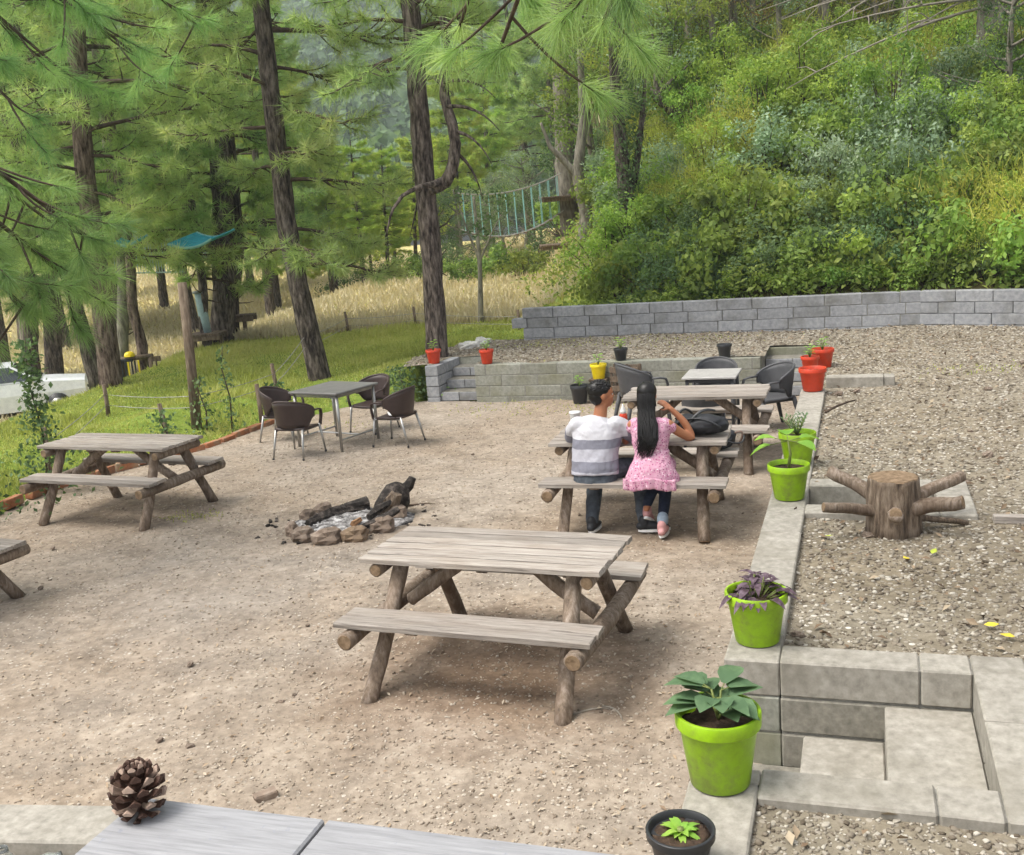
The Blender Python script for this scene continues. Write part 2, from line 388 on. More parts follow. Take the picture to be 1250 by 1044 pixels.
def wall_d(x, y): return np.maximum((y - (18.0 - (x - .33) * .357)) * .942, (y - (15.86 - (x - 6.33) * .80)) * .78)
def hillz(x, y): return 1.0 + .46 * np.maximum(wall_d(x, y) - .25, 0)
def terr_z(x, y):
    x = np.asarray(x, float); y = np.asarray(y, float)
    zb = .1 + .016 * np.clip(y - 12, 0, 30) - .45 * np.clip(-7.7 - x + .12 * (y - 15), 0, 4.2) * smooth(13.5, 17, y) * (1 - .6 * smooth(40, 80, y))
    w = edge_dist(x, y)
    k = smooth(0, 2.2, w); zo = (1 - k) * .03 + k * zb + .16 * np.exp(-((w - 1.5) / .5) ** 2) * (y > 9) * (y < 16)
    zo = zo + .42 * np.exp(-(((x + 1.5) / 1.2) ** 2 + ((y - 16.8) / 1.25) ** 2)) * (w > 0) * smooth(15.2, 16.2, y + .35 * (x + 1.2))
    zi = np.where(y > 17.3 - .35 * (x + 1.2), .25, -.35)
    z = np.where(w > 0, zo, np.maximum(.03 + w * 2.0, zi))
    beyond = y > y_wall(x) + .1
    S = smooth(.07 * y - 1.4, .07 * y + 3.6, x)
    zh = np.minimum(hillz(x, y), 24)
    z = np.where(beyond & (x > -.5), zb * (1 - S) + zh * S, z)
    z = np.where(beyond & (x <= -.5) & (w > 0), zo * (1 - S) + zh * S, z)
    z = np.where((x > 3) & (y < y_wall(x) + .1), -.6, z)
    return z
def tz(x, y): return float(terr_z(np.array([x]), np.array([y]))[0])
E_=0
# --- terrain under the grass, meadow and hillside
def grid_mesh(name, xs, ys, zf, mat, keep=None, jig=0.0):
    X, Y = np.meshgrid(xs, ys); Z = zf(X, Y)
    nx, ny = len(xs), len(ys); V = np.stack([X, Y, Z], -1).reshape(-1, 3)
    i = (np.arange(ny - 1)[:, None] * nx + np.arange(nx - 1)[None, :]).ravel()
    F = np.stack([i, i + 1, i + nx + 1, i + nx], 1)
    if keep is not None:
        c = V[F].mean(1); F = F[keep(c[:, 0], c[:, 1])]
    return np_mesh(name, V, F, mat, smooth_=True)
def lump(X, Y, s, a, seed=0.0):
    out = np.zeros(X.shape); 
    for k, (fx, fy, ph) in enumerate([(1.0, .31, .3), (-.43, 1.13, 1.7), (.77, -.81, 4.1), (1.9, 1.3, 2.2), (-2.3, 1.6, .9), (3.1, -2.7, 5.0)]):
        out += np.sin(X * s * fx + Y * s * fy + ph + seed) / (1 + .6 * k)
    return out * a
m, t, b, o = newmat('terrain_ground')
pw = wpos(t); sx = N(t, 'ShaderNodeSeparateXYZ'); t.links.new(pw, sx.inputs[0])
n1 = tex_noise(t, pw, .25, 5, .6); n2 = tex_noise(t, pw, 6, 6, .7)
green = ramp(t, [(.3, lin('5a6b2c')), (.55, lin('76883a')), (.8, lin('8d8a4c'))], n2)
dry = ramp(t, [(.3, lin('a39a5e')), (.55, lin('c2b47a')), (.8, lin('d3c592'))], n2)
hill = ramp(t, [(.3, lin('2f2a1b')), (.55, lin('4e4a2c')), (.8, lin('665b3c'))], n2)
far = mth(t, 'MULTIPLY_ADD', sx.outputs[1], .12, mth(t, 'MULTIPLY_ADD', n1, 1.2, -3.25))
c = mixc(t, ramp(t, [(0, (0, 0, 0)), (.5, (1, 1, 1))], far), green, dry)
hz_ = mth(t, 'MULTIPLY_ADD', sx.outputs[0], .5, mth(t, 'MULTIPLY_ADD', sx.outputs[1], -.05, mth(t, 'MULTIPLY', n1, .6)))
hz_ = mth(t, 'MAXIMUM', hz_, mth(t, 'MULTIPLY_ADD', sx.outputs[2], .5, -.5)); c = mixc(t, ramp(t, [(.2, (0, 0, 0)), (.8, (1, 1, 1))], hz_), c, hill)
t.links.new(c, b.inputs['Base Color']); b.inputs['Roughness'].default_value = .95; b.inputs['Specular IOR Level'].default_value = .1; bump(t, b, n2, .8, .05)
TERRAIN_M = m
xs = np.concatenate([np.arange(-80, -16, 1.6), np.arange(-16, 16, .25), np.arange(16, 62, 1.5)])
ys = np.concatenate([np.arange(-12, 2, 1.0), np.arange(2, 26, .25), np.arange(26, 60, .8), np.arange(60, 130, 3.5)])
terrain = link('terrain', grid_mesh('terrain', xs, ys, lambda X, Y: terr_z(X.ravel(), Y.ravel()).reshape(X.shape) + lump(X, Y, 1.3, .025), TERRAIN_M)); tag(terrain, kind='structure')

# --- the lower yard of trodden earth
def ground_mat(name, stops, patch, fine_scale, peb, pebcol, pebamt, vscale, spots=()):
    m, t, b, o = newmat(name); pw = wpos(t)
    n1 = tex_noise(t, pw, .55, 5, .62, .3); n2 = tex_noise(t, pw, fine_scale, 8, .72); n3 = tex_noise(t, pw, 2.6, 5, .65)
    c = ramp(t, stops, mth(t, 'MULTIPLY_ADD', n2, .6, mth(t, 'MULTIPLY', n3, .4)))
    c = mixc(t, ramp(t, [(.38, (0, 0, 0)), (.66, (1, 1, 1))], n1), c, mixc(t, 1.0, c, patch, 'MULTIPLY'))
    vo = N(t, 'ShaderNodeTexVoronoi'); vo.inputs['Scale'].default_value = vscale; t.links.new(pw, vo.inputs['Vector'])
    vo.inputs['Randomness'].default_value = 1.0
    wn = N(t, 'ShaderNodeSeparateColor'); t.links.new(vo.outputs['Color'], wn.inputs[0])
    pick = mth(t, 'GREATER_THAN', wn.outputs[0], 1 - pebamt)
    near = mth(t, 'LESS_THAN', vo.outputs['Distance'], mth(t, 'MULTIPLY_ADD', wn.outputs[1], .3, .12))
    pm = mth(t, 'MULTIPLY', pick, near)
    pc = ramp(t, pebcol, wn.outputs[2])
    c = mixc(t, mth(t, 'MULTIPLY', pm, .85), c, pc)
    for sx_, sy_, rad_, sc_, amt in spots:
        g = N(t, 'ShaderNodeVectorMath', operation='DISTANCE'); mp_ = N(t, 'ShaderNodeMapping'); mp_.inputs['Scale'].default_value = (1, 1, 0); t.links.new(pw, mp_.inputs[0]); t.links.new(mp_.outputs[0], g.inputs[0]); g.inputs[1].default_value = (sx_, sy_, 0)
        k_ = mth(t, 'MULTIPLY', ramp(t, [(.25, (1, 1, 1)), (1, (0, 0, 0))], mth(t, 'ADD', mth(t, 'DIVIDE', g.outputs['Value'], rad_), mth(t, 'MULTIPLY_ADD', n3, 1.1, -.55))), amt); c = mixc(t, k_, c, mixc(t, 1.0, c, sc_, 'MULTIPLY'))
    t.links.new(c, b.inputs['Base Color']); b.inputs['Roughness'].default_value = .96; b.inputs['Specular IOR Level'].default_value = .12
    h = mth(t, 'ADD', n2, mth(t, 'MULTIPLY', pm, mth(t, 'SUBTRACT', .5, vo.outputs['Distance']))); bump(t, b, h, .7, .012)
    return m
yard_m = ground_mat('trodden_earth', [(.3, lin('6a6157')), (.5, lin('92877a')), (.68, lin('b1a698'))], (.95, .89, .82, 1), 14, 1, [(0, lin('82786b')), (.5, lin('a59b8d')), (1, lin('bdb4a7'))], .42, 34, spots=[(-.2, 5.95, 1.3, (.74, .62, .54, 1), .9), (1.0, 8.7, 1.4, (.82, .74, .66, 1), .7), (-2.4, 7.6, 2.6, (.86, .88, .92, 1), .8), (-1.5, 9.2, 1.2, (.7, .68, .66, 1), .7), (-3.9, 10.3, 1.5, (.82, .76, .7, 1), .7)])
terr_m = ground_mat('gravelly_earth', [(.3, lin('5e574c')), (.5, lin('807869')), (.68, lin('9e9585'))], (.9, .86, .8, 1), 16, 1, [(0, lin('7c7468')), (.5, lin('aca497')), (1, lin('d3cdc3'))], .62, 26)
TOP = .55; O_ = P(842, 950, TOP); Q_ = P(979, 471, TOP); eV = (Q_ - O_).normalized(); nV = Vector((eV.y, -eV.x, 0))
def WS(s, t_, z=0.0): return Vector((O_.x + eV.x * s + nV.x * t_, O_.y + eV.y * s + nV.y * t_, z))
def st(x, y):
    dx, dy = x - O_.x, y - O_.y
    return dx * eV.x + dy * eV.y, dx * nV.x + dy * nV.y
WALL_ANG = math.atan2(eV.y, eV.x)
NEAR = (.12, 1.09, 1.09); MID = (3.72, 4.22, 1.12)        # stairwell: from s, to s, length into the terrace
CA = Vector((-1.25, 15.62, 0)); CB = Vector((4.12, 13.74, 0)); cV = (CB - CA).normalized(); cN = Vector((-cV.y, cV.x, 0)); CLEN = (CB - CA).length
LWE = 8.30
def yard_z(X, Y): return lump(X, Y, 1.1, .011) + lump(X, Y, 4.7, .006, 2.0)
def keep_yard(x, y):
    s, t_ = st(x, y); cs = (x - CA.x) * cV.x + (y - CA.y) * cV.y; cn = (x - CA.x) * cN.x + (y - CA.y) * cN.y
    return (((t_ < .13) | (s > LWE - .1)) & (cn < .12)) & (edge_dist(x, y) < .3)
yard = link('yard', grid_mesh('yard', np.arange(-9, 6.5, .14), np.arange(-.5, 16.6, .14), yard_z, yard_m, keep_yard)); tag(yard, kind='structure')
def terrace_z(X, Y):
    s, t_ = st(X, Y)
    return .505 + .012 * np.clip(s - 8, 0, 8) + lump(X, Y, 1.7, .008) + lump(X, Y, 5.1, .004, 1.0)
def keep_terr(x, y):
    s, t_ = st(x, y); cs = (x - CA.x) * cV.x + (y - CA.y) * cV.y; cn = (x - CA.x) * cN.x + (y - CA.y) * cN.y
    k = (t_ > .13) & (s < LWE) | (cn > .1) & (s >= LWE) | (s >= LWE) & (t_ > .15) & (cs > CLEN + .05)
    for a, b_, L in (NEAR, MID): k &= ~((s > a - .1) & (s < b_ + .1) & (t_ < L + .1) & (t_ > .13))
    for a, b_ in ((.08, .78), (CLEN - .72, CLEN - .02)): k &= ~((cs > a) & (cs < b_) & (cn < .98) & (cn > -.3))
    k &= (y < y_wall(x) + .08) & (edge_dist(x, y) < .08)
    return k
G = .1
ss = np.arange(-2.2, 21, G); tt = np.arange(0, 15, G)
def terr_mesh():
    S_, T_ = np.meshgrid(np.arange(-2.2, 22, G), np.arange(-8, 15, G)); X = O_.x + eV.x * S_ + nV.x * T_; Y = O_.y + eV.y * S_ + nV.y * T_
    Z = terrace_z(X, Y); V = np.stack([X, Y, Z], -1).reshape(-1, 3); nx = S_.shape[1]; ny = S_.shape[0]
    i = (np.arange(ny - 1)[:, None] * nx + np.arange(nx - 1)[None, :]).ravel(); F = np.stack([i, i + nx, i + nx + 1, i + 1], 1)
    c = V[F].mean(1); F = F[keep_terr(c[:, 0], c[:, 1])]
    used = np.unique(F); rem = np.zeros(len(V), int); rem[used] = np.arange(len(used))
    return np_mesh('terrace', V[used], rem[F], terr_m, smooth_=True)
terrace = link('terrace', terr_mesh()); tag(terrace, kind='structure')
def ter(x, y): return float(terrace_z(np.array([x]), np.array([y]))[0])

# --- loose stones, chips and pebbles
def stones(n, pos, size, name, mat, flatk=.5):
    base = np.array([(-1, -1, -1), (1, -1, -1), (1, 1, -1), (-1, 1, -1), (-1, -1, 1), (1, -1, 1), (1, 1, 1), (-1, 1, 1)], float) * .5
    V = np.repeat(base[None], n, 0) * (1 + nrg.uniform(-.45, .25, (n, 8, 3))); V[:, 4:, :2] *= nrg.uniform(.35, .85, (n, 1, 1))
    V *= np.stack([size, size * nrg.uniform(.5, 1, n), size * nrg.uniform(.2, flatk, n)], 1)[:, None, :]
    a = nrg.uniform(0, 6.28, n); ca, sa = np.cos(a)[:, None], np.sin(a)[:, None]; x = V[..., 0] * ca - V[..., 1] * sa; y = V[..., 0] * sa + V[..., 1] * ca
    tl = nrg.uniform(-.35, .35, (n, 1)); V = np.stack([x, y, V[..., 2] + x * tl], -1) + pos[:, None, :]
    q = np.array([(3, 2, 1, 0), (4, 5, 6, 7), (0, 1, 5, 4), (1, 2, 6, 5), (2, 3, 7, 6), (3, 0, 4, 7)])
    F = (np.arange(n) * 8)[:, None, None] + q[None]
    return np_mesh(name, V.reshape(-1, 3), F.reshape(-1, 4), mat, np.repeat(nrg.random(n), 8))
def var_mat(name, stops, rough=.9, scale=40):
    m, t, b, o = newmat(name); at = N(t, 'ShaderNodeAttribute', attribute_name='var'); f = tex_noise(t, wpos(t), scale, 4, .6)
    c = ramp(t, stops, mth(t, 'MULTIPLY_ADD', f, .3, mth(t, 'MULTIPLY_ADD', at.outputs['Fac'], .9, -.1)))
    t.links.new(c, b.inputs['Base Color']); b.inputs['Roughness'].default_value = rough; b.inputs['Specular IOR Level'].default_value = .2; bump(t, b, f, .4, .004); return m
peb_y = var_mat('yard_pebble', [(0, lin('665a4e')), (.3, lin('8a7d6d')), (.7, lin('a69a8b')), (1, lin('b3a99c'))])
peb_t = var_mat('terrace_pebble', [(0, lin('4f463a')), (.25, lin('71675a')), (.6, lin('8d8577')), (.85, lin('a9a295')), (1, lin('b7b1a5'))])
n = 40000
D = 2.6 + 13 * nrg.random(n) ** 1.5; x = nrg.uniform(-.58, .36, n) * D * 1.02; ok = keep_yard(x, D); x, D = x[ok], D[ok]
dens = (lump(x, D, .9, .35) + nrg.random(len(x)) * 1.3) > .35; x, D = x[dens], D[dens]; n = len(x)
sz = .006 + .016 * nrg.random(n) ** 4 + .0008 * D
o = link('yard_pebbles', stones(n, np.stack([x, D, yard_z(x, D) + sz * .1], 1), sz, 'yard_pebbles', peb_y)); tag(o, 'small pale stones and chips scattered over trodden earth yard', 'pebbles', kind='stuff')
n = 60000
D = 2.5 + 16.5 * nrg.random(n) ** 1.35; x = nrg.uniform(-.12, .56, n) * D; ok = keep_terr(x, D); x, D = x[ok], D[ok]; n = len(x)
s_, t_ = st(x, D); sz = .006 + .026 * nrg.random(n) ** 4 + .0017 * D
o = link('terrace_gravel', stones(n, np.stack([x, D, terrace_z(x, D) + sz * .12], 1), sz, 'terrace_gravel', peb_t, .36)); tag(o, 'grey and tan broken stone and wood chips covering the upper terrace', 'gravel', kind='stuff')
# larger loose stones, each one its own
big = [MB().ell((0, 0, 0), (.5, .36, .24), 8, 6, rough=.55, rs=1.6 + .3 * k).mesh('loose_stone', stone_m, False) for k in range(5)]
for k in range(46):
    if k < 26:
        D_ = rnd.uniform(3.2, 17); u = rnd.uniform(.2, .5); x_ = u * D_
        if not keep_terr(np.array([x_]), np.array([D_]))[0]: continue
        z_ = ter(x_, D_); g = ('pale angular stone lying loose on the gravel terrace', 'loose stones on the terrace')
    else:
        D_ = rnd.uniform(3.6, 12); u = rnd.uniform(-.5, .2); x_ = u * D_
        if not keep_yard(np.array([x_]), np.array([D_]))[0]: continue
        z_ = 0; g = ('tan stone lying loose on the trodden earth yard', 'loose stones in the yard')
    s = rnd.uniform(.05, .12) if k < 26 else rnd.uniform(.035, .07)
    o = link('loose_stone', big[k % 5], None, (x_, D_, z_ + s * .12), (rnd.uniform(-.2, .2), rnd.uniform(-.2, .2), rnd.uniform(0, 6))); o.scale = (s, s, s); tag(o, g[0], 'stone', g[1])
o = tag(MB().box((0, 0, .02), (.11, .05, .04), b=.006, jit=.008).build('stone_chunk', stone_m, None, False, P(325, 976, 0.0), (0, 0, .5)), 'squarish tan stone chunk lying beyond the grey slab', 'stone')
# fallen leaves
lm = [MB().add([(-.034, 0, 0), (-.014, .019, .006), (.013, .016, .009), (.037, 0, .014), (.013, -.016, .006), (-.014, -.019, .009)], [(0, 1, 2, 3, 4, 5)]).mesh('fallen_leaf', mm) for mm in (flat('yellow_leaf', lin('d9c23a'), .6), flat('green_yellow_leaf', lin('a9b63c'), .6))]
for k, (px, py) in enumerate([(1106, 678), (1140, 669), (1210, 762), (1010, 650), (1230, 775)]):
    p = P(px, py, TOP); z_ = ter(p.x, p.y)
    o = link('fallen_leaf', lm[k % 2], None, (p.x, p.y, z_ + .022), (rnd.uniform(-.3, .3), 0, rnd.uniform(0, 6))); tag(o, ['bright yellow leaf fallen on the terrace gravel', 'green-yellow curled leaf fallen on the terrace gravel'][k % 2], 'leaf', ['fallen yellow leaves', 'fallen green leaves'][k % 2])

# --- block walls
_bm = {}
def block_mesh(L, W_, H_, mat):
    k = (round(L, 3), round(W_, 3), round(H_, 3), mat.name)
    if k not in _bm: _bm[k] = MB().box((0, 0, 0), (L, W_, H_), b=.007, jit=.0022).mesh('block', mat)
    return _bm[k]
def block_row(parent, A, B, zc, h, wd, bl, off, mat, joint=.007, name='block', pick=None):
    A = Vector((A[0], A[1], 0)); B = Vector((B[0], B[1], 0)); d = B - A; L = d.length; d.normalize(); a = math.atan2(d.y, d.x)
    cuts = [0.0]; x = off if off > .08 else bl
    while x < L - .08: cuts.append(x); x += bl
    cuts.append(L)
    for c0, c1 in zip(cuts[:-1], cuts[1:]):
        p = A + d * ((c0 + c1) / 2)
        zz = zc(p.x, p.y) if callable(zc) else zc
        o = link(name, block_mesh(round(c1 - c0 - joint, 2), wd, h - joint, mat), parent, (p.x, p.y, zz + rnd.uniform(-.002, .002)), (rnd.uniform(-.004, .004), rnd.uniform(-.004, .004), a + rnd.uniform(-.006, .006)))
def core(A, B, z0, z1, wd, name, mat=None):
    A = Vector((A[0], A[1], 0)); B = Vector((B[0], B[1], 0)); d = B - A; a = math.atan2(d.y, d.x); m_ = (A + B) / 2
    mb = MB().box((m_.x, m_.y, (z0 + z1) / 2), (d.length - .03, wd, z1 - z0), Matrix.Rotation(a, 3, 'Z')); return mb
# long wall between yard and terrace, broken by two flights of steps
WW = .255
mb = MB(); segs = [(-2.0, NEAR[0]), (NEAR[1], LWE)]
for a, b_ in segs:
    p, q = WS(a, WW / 2), WS(b_, WW / 2); c_ = core(p, q, -.05, TOP - .012, WW - .008, ''); mb.add(c_.v, c_.f)
lw = mb.build('retaining_wall', mortar_m); tag(lw, 'long low block wall with pale caps carrying lime green pots', 'wall')
for a, b_ in segs:
    for r_ in range(3):
        block_row(lw, WS(a, WW / 2), WS(b_, WW / 2), TOP - .0915 - .183 * r_, .183, WW, .56, (.33, .0, .3)[r_], cap_m if r_ == 0 else block_y)
# cross wall with its steps at both ends
def sub(cs): return CA + cV * cs
st0, st1 = (.0, .80), (CLEN - .75, CLEN)
mb = core(sub(.80) + cN * .1, sub(CLEN - .75) + cN * .1, -.05, TOP - .006, .19, '')
cw = mb.build('terrace_wall', mortar_m); tag(cw, 'block retaining wall with mossy stains across the back of the yard', 'wall')
for r_ in range(4):
    block_row(cw, sub(.80) + cN * .1, sub(CLEN - .75) + cN * .1, TOP - .08 - .16 * r_, .16, .2, .55, (.18, .42, .22, .5)[r_], block_y)
def stairs_up(name, label, c0, c1, side_left, side_right):   # flight rising away from the yard through the cross wall
    p = sub(c0); a = math.atan2(cV.y, cV.x); wdt = c1 - c0
    root = empty(name, (p.x, p.y, 0), a, label, 'steps')
    for k in range(3):
        z = .145 * (k + 1); d0 = .1 + .27 * k
        MB().box((wdt / 2, (d0 + .95) / 2, z - .0725), (wdt - (.2 if side_left else .0) - (.0 if side_right else 0) - .012, .95 - d0, .141), b=.006).build('step', block_m, root).location.x = (.1 if side_left else 0)
        nb = 2
        for q in range(nb):
            L = (wdt - (.2 if side_left else 0) - .012) / nb
            MB().box(((.2 if side_left else 0) + L * (q + .5) + .006, d0 - .012, z - .075), (L - .01, .03, .125), b=.004).build('block', block_g, root)
    MB().box((wdt / 2, 1.0, .25), (wdt + .2, .1, .58), b=.006).build('back_block', block_y, root)
    for xx in ([wdt + .05] if side_left else [-.05, wdt + .06]): MB().box((xx, .58, .25), (.1, .74, .58), b=.006).build('cheek_block', block_m, root)
    if side_left:
        for r_ in range(4):
            for q in range(2):
                MB().box((.1, .28 + .47 * q - .02, TOP - .08 - .16 * r_), (.2, .46, .15), b=.006, jit=.002).build('block', block_g, root)
    return root
stairs_up('terrace_steps', 'grey block steps between side wall and red pot, beside the tall pine', 0, .80, True, False)
stairs_up('terrace_steps', 'block steps beside the red pots at the long wall end', CLEN - .75, CLEN, False, False)
# sunken flights through the long wall
def stairwell(name, label, s0, s1, L, through=True):
    o0 = WS(s0, 0); root = empty(name, (o0.x, o0.y, 0), WALL_ANG, label, 'steps')       # local x along the wall, local -y into the terrace
    wd = s1 - s0; cw_ = .2
    def bx(x0, x1, t0, t1, z0, z1, nm, mat=block_m, b=.008): return MB().box(((x0 + x1) / 2, -(t0 + t1) / 2, (z0 + z1) / 2), (x1 - x0, t1 - t0, z1 - z0), b=b, jit=.0015).build(nm, mat, root)
    for x0, x1 in ((wd, wd + cw_), (-cw_, 0)):
        for t0, t1 in ((WW + .003, .8 * L), (.8 * L + .005, L + .0)):
            for r_ in range(3): bx(x0, x1, t0, t1, TOP - .183 * (r_ + 1) + .008, TOP - .183 * r_ - .003 * (r_ > 0), 'curb_block', cap_m if r_ == 0 else block_m)
    for x0, x1 in ((-cw_, wd * .55), (wd * .55 + .01, wd + cw_)):
        for r_ in range(3): bx(x0, x1, L + .004, L + .23, TOP - .183 * (r_ + 1) + .008, TOP - .183 * r_ - .003 * (r_ > 0), 'curb_block', cap_m if r_ == 0 else block_m)
    bx(.0015, wd - .0015, .72, L + .002, -.05, .366, 'step', cap_m); bx(.0015, wd - .0015, .36, .718, -.05, .183, 'step', cap_m)
    if through: bx(.004, wd - .004, -.02, .354, -.06, .02, 'step', block_m)
    for x0, x1, t0, t1 in ((wd + .012, wd + cw_ - .012, WW + .004, L + .2), (-cw_ + .012, -.012, WW + .004, L + .2), (-cw_ + .012, wd + cw_ - .012, L + .02, L + .21)): bx(x0, x1, t0, t1, -.04, TOP - .012, 'mortar', mortar_m, 0)
    return root
stairwell('sunken_steps', 'sunken concrete steps between block curbs, beside the largest lime pot', *NEAR)
stairwell('sunken_steps', 'sunken steps behind the branched stump, beside a lime pot', *MID, through=False)
# low kerb at the head of the far steps
kr = empty('terrace_kerb', (0, 0, 0), 0, 'low concrete kerb lying in gravel beside the red pots', 'kerb')
a_, b_ = P(1008, 465, .58), P(1092, 463, .58); block_row(kr, a_, b_, .565, .14, .22, .62, .0, cap_m)
# block wall at the foot of the hillside
A0, A1, A2 = Vector((.33, 18.0, 0)), Vector((6.33, 15.86, 0)), Vector((10.3, 12.7, 0))
def bwz(x, y): return ter(x, y - .25) + .0
mb = MB(); zA, zB = 1.42 - .66, 1.50 - .66
def zline(x): return .59
for p, q in ((A0, A1), (A1, A2)):
    c_ = core(p + Vector((.1, 0, 0)), q, .3, zline(p.x) + .498, .19, ''); mb.add(c_.v, c_.f)
bw = mb.build('block_wall', mortar_m); tag(bw, 'grey concrete block wall holding back the green hillside', 'wall')
for r_ in range(4):
    off = (.0, .31, .02, .34)[r_]; zc = lambda x, y, r_=r_: zline(x) + .42 - .17 * r_
    st_ = A0 + (A1 - A0).normalized() * (-.18 if r_ == 1 else .02)
    block_row(bw, st_, A1, zc, .17, .2, .55, off * .9, block_g); block_row(bw, A1, A2, zc, .17, .2, .52, .52 - off * .8, block_g)
# brick and earth edging of the yard
ed = empty('brick_edging', (0, 0, 0), 0, 'row of weathered brick edging along the grass bank', 'edging')
pts = [Vector((x_, y_, 0)) for x_, y_ in EDGE[2:9]]
em = [MB().box((0, 0, 0), (.27, .1, .1), b=.008, jit=.005).mesh('brick', brick_m) for _ in range(4)]
for p, q in zip(pts[:-1], pts[1:]):
    L = (q - p).length; d = (q - p).normalized(); k = int(L / .285)
    for i in range(k):
        c_ = p + d * (L * (i + .5) / k); link('brick', em[i % 4], ed, (c_.x, c_.y, .04 + rnd.uniform(-.02, .015)), (rnd.uniform(-.1, .1), rnd.uniform(-.06, .06), math.atan2(d.y, d.x) + rnd.uniform(-.08, .08)))
# --- nearest terrace: coping at the foot of it, grey slab top on its parapet
cp = MB().box((0, 0, .05), (1.6, .30, .1), b=.01).build('coping', cap_m, None, False, P(-30, 1014, .05) - Vector((0.0, 0, .05)), (0, 0, -.16)); tag(cp, 'worn concrete coping strip lying at yard level behind the slab', 'coping')
sl = empty('grey_counter', (0, 0, 0), 0, 'grey painted slab counter with a pine cone standing on it', 'counter')
s0 = P(172, 972, 1.68); sd = (P(770, 1044, 1.68) - s0); sd.z = 0; sd.normalize(); sa = math.atan2(sd.y, sd.x); sn = Vector((sd.y, -sd.x, 0))
slab_m = basic('grey_painted_slab', [(.3, lin('7d7d7f')), (.5, lin('8e8e90')), (.7, lin('9a9a9c'))], 9, (1, 14, 14), .6, .25, .003, .02, stain=(60, lin('84868e'), .64, .72), detail=7)
j0 = (P(400, 995, 1.68) - s0).length
for x0, x1 in ((0, j0), (j0 + .006, 1.25)):
    c_ = s0 + sd * ((x0 + x1) / 2) + sn * .31; MB().box((0, 0, 0), (x1 - x0, .62, .05), b=.004).build('slab', slab_m, sl, False, (c_.x, c_.y, 1.68 - .025), (0, 0, sa))
c_ = s0 + sd * .625 + sn * .31; MB().box((0, 0, 0), (1.15, .46, 1.628), b=.01).build('support', block_m, sl, False, (c_.x, c_.y, .814), (0, 0, sa))
# ================================================================== VEGETATION
def bez(p0, p1, p2, n):
    return [p0 * (1 - t) ** 2 + p1 * 2 * t * (1 - t) + p2 * t * t for t in [i / (n - 1) for i in range(n)]]
def path_at(path, z):
    for a, b in zip(path[:-1], path[1:]):
        if a.z <= z <= b.z: return a.lerp(b, (z - a.z) / max(b.z - a.z, 1e-6))
    return path[-1].copy() if z > path[-1].z else path[0].copy()
def resample(pts, n):
    out = []; L = [0]
    for a, b in zip(pts[:-1], pts[1:]): L.append(L[-1] + (b - a).length)
    for i in range(n):
        d = L[-1] * i / (n - 1); k = max(j for j in range(len(L) - 1) if L[j] <= d + 1e-9); seg = max(L[k + 1] - L[k], 1e-9)
        out.append(pts[k].lerp(pts[k + 1], min((d - L[k]) / seg, 1)))
    return out
def spray(limb, ndl, start, direc, length, r0, droop, nsub, tuft, rg, twig_seg=4, bushy=1.0):
    """one bough: a bent limb, side twigs and tufts of needles; returns nothing, fills the twig mesh and the needle list"""
    tip = start + direc * length + Vector((0, 0, -droop * length)); mid = start + direc * length * .55 + Vector((rg.uniform(-.1, .1) * length, rg.uniform(-.1, .1) * length, -.25 * droop * length + rg.uniform(0, .1) * length))
    pts = bez(start, mid, tip, 8)
    if length > .8: pts[-1] = pts[-1] + Vector((0, 0, .12 * length)); pts[-2] = pts[-2] + Vector((0, 0, .03 * length))
    limb.tube(pts, [r0 * (1 - .8 * i / 7) + .004 for i in range(8)], twig_seg, cap=False)
    spots = []
    for k in range(nsub):
        u = .25 + .75 * (k + rg.random()) / nsub; i = min(int(u * 7), 6); p = pts[i].lerp(pts[i + 1], u * 7 - i); T = (pts[i + 1] - pts[i]).normalized()
        sd = T.cross(Vector((0, 0, 1))); sd = sd.normalized() if sd.length > .1 else Vector((1, 0, 0))
        d = (T * rg.uniform(.3, .9) + sd * rg.choice((-1, 1)) * rg.uniform(.5, 1.1) + Vector((0, 0, rg.uniform(-.45, .5)))).normalized()
        l = length * rg.uniform(.16, .36) * (1.15 - .5 * u) + .12
        q = p + d * l + Vector((0, 0, rg.uniform(-.2, .12) * l)); m_ = p.lerp(q, .5) + Vector((rg.uniform(-.12, .12) * l, rg.uniform(-.12, .12) * l, -.16 * l))
        tw = bez(p, m_, q, 4); limb.tube(tw, [r0 * .35 + .002, r0 * .28 + .002, r0 * .2 + .002, r0 * .14 + .002], 3, cap=False)
        spots.append((q, (tw[3] - tw[2]).normalized())); 
        if bushy > .7: spots.append((tw[2], (tw[2] - tw[1]).normalized()))
        if bushy > 1.3: spots.append((tw[1].lerp(tw[2], .3), (tw[2] - tw[1]).normalized()))
    spots.append((pts[-1], (pts[-1] - pts[-2]).normalized()))
    ndl.extend(spots)
def tufts(spots, per, ln, wd, bend=0.0, cone=.95, back=.18):
    B = np.array([tuple(s[0]) for s in spots]); T = np.array([tuple(s[1]) for s in spots]); n = len(B)
    Bx = np.repeat(B, per, 0); Tx = np.repeat(T, per, 0); v = np.repeat(nrg.random(n), per) * .6 + nrg.random(n * per) * .4
    Bx = Bx - Tx * (nrg.random((n * per, 1)) ** 1.5) * back
    Dr = unit(Tx * .55 + unit(nrg.normal(size=(n * per, 3))) * cone + np.array([0, 0, -.12]))
    return needles(Bx, Dr, ln * nrg.uniform(.65, 1.15, n * per), np.full(n * per, wd), v, bend)
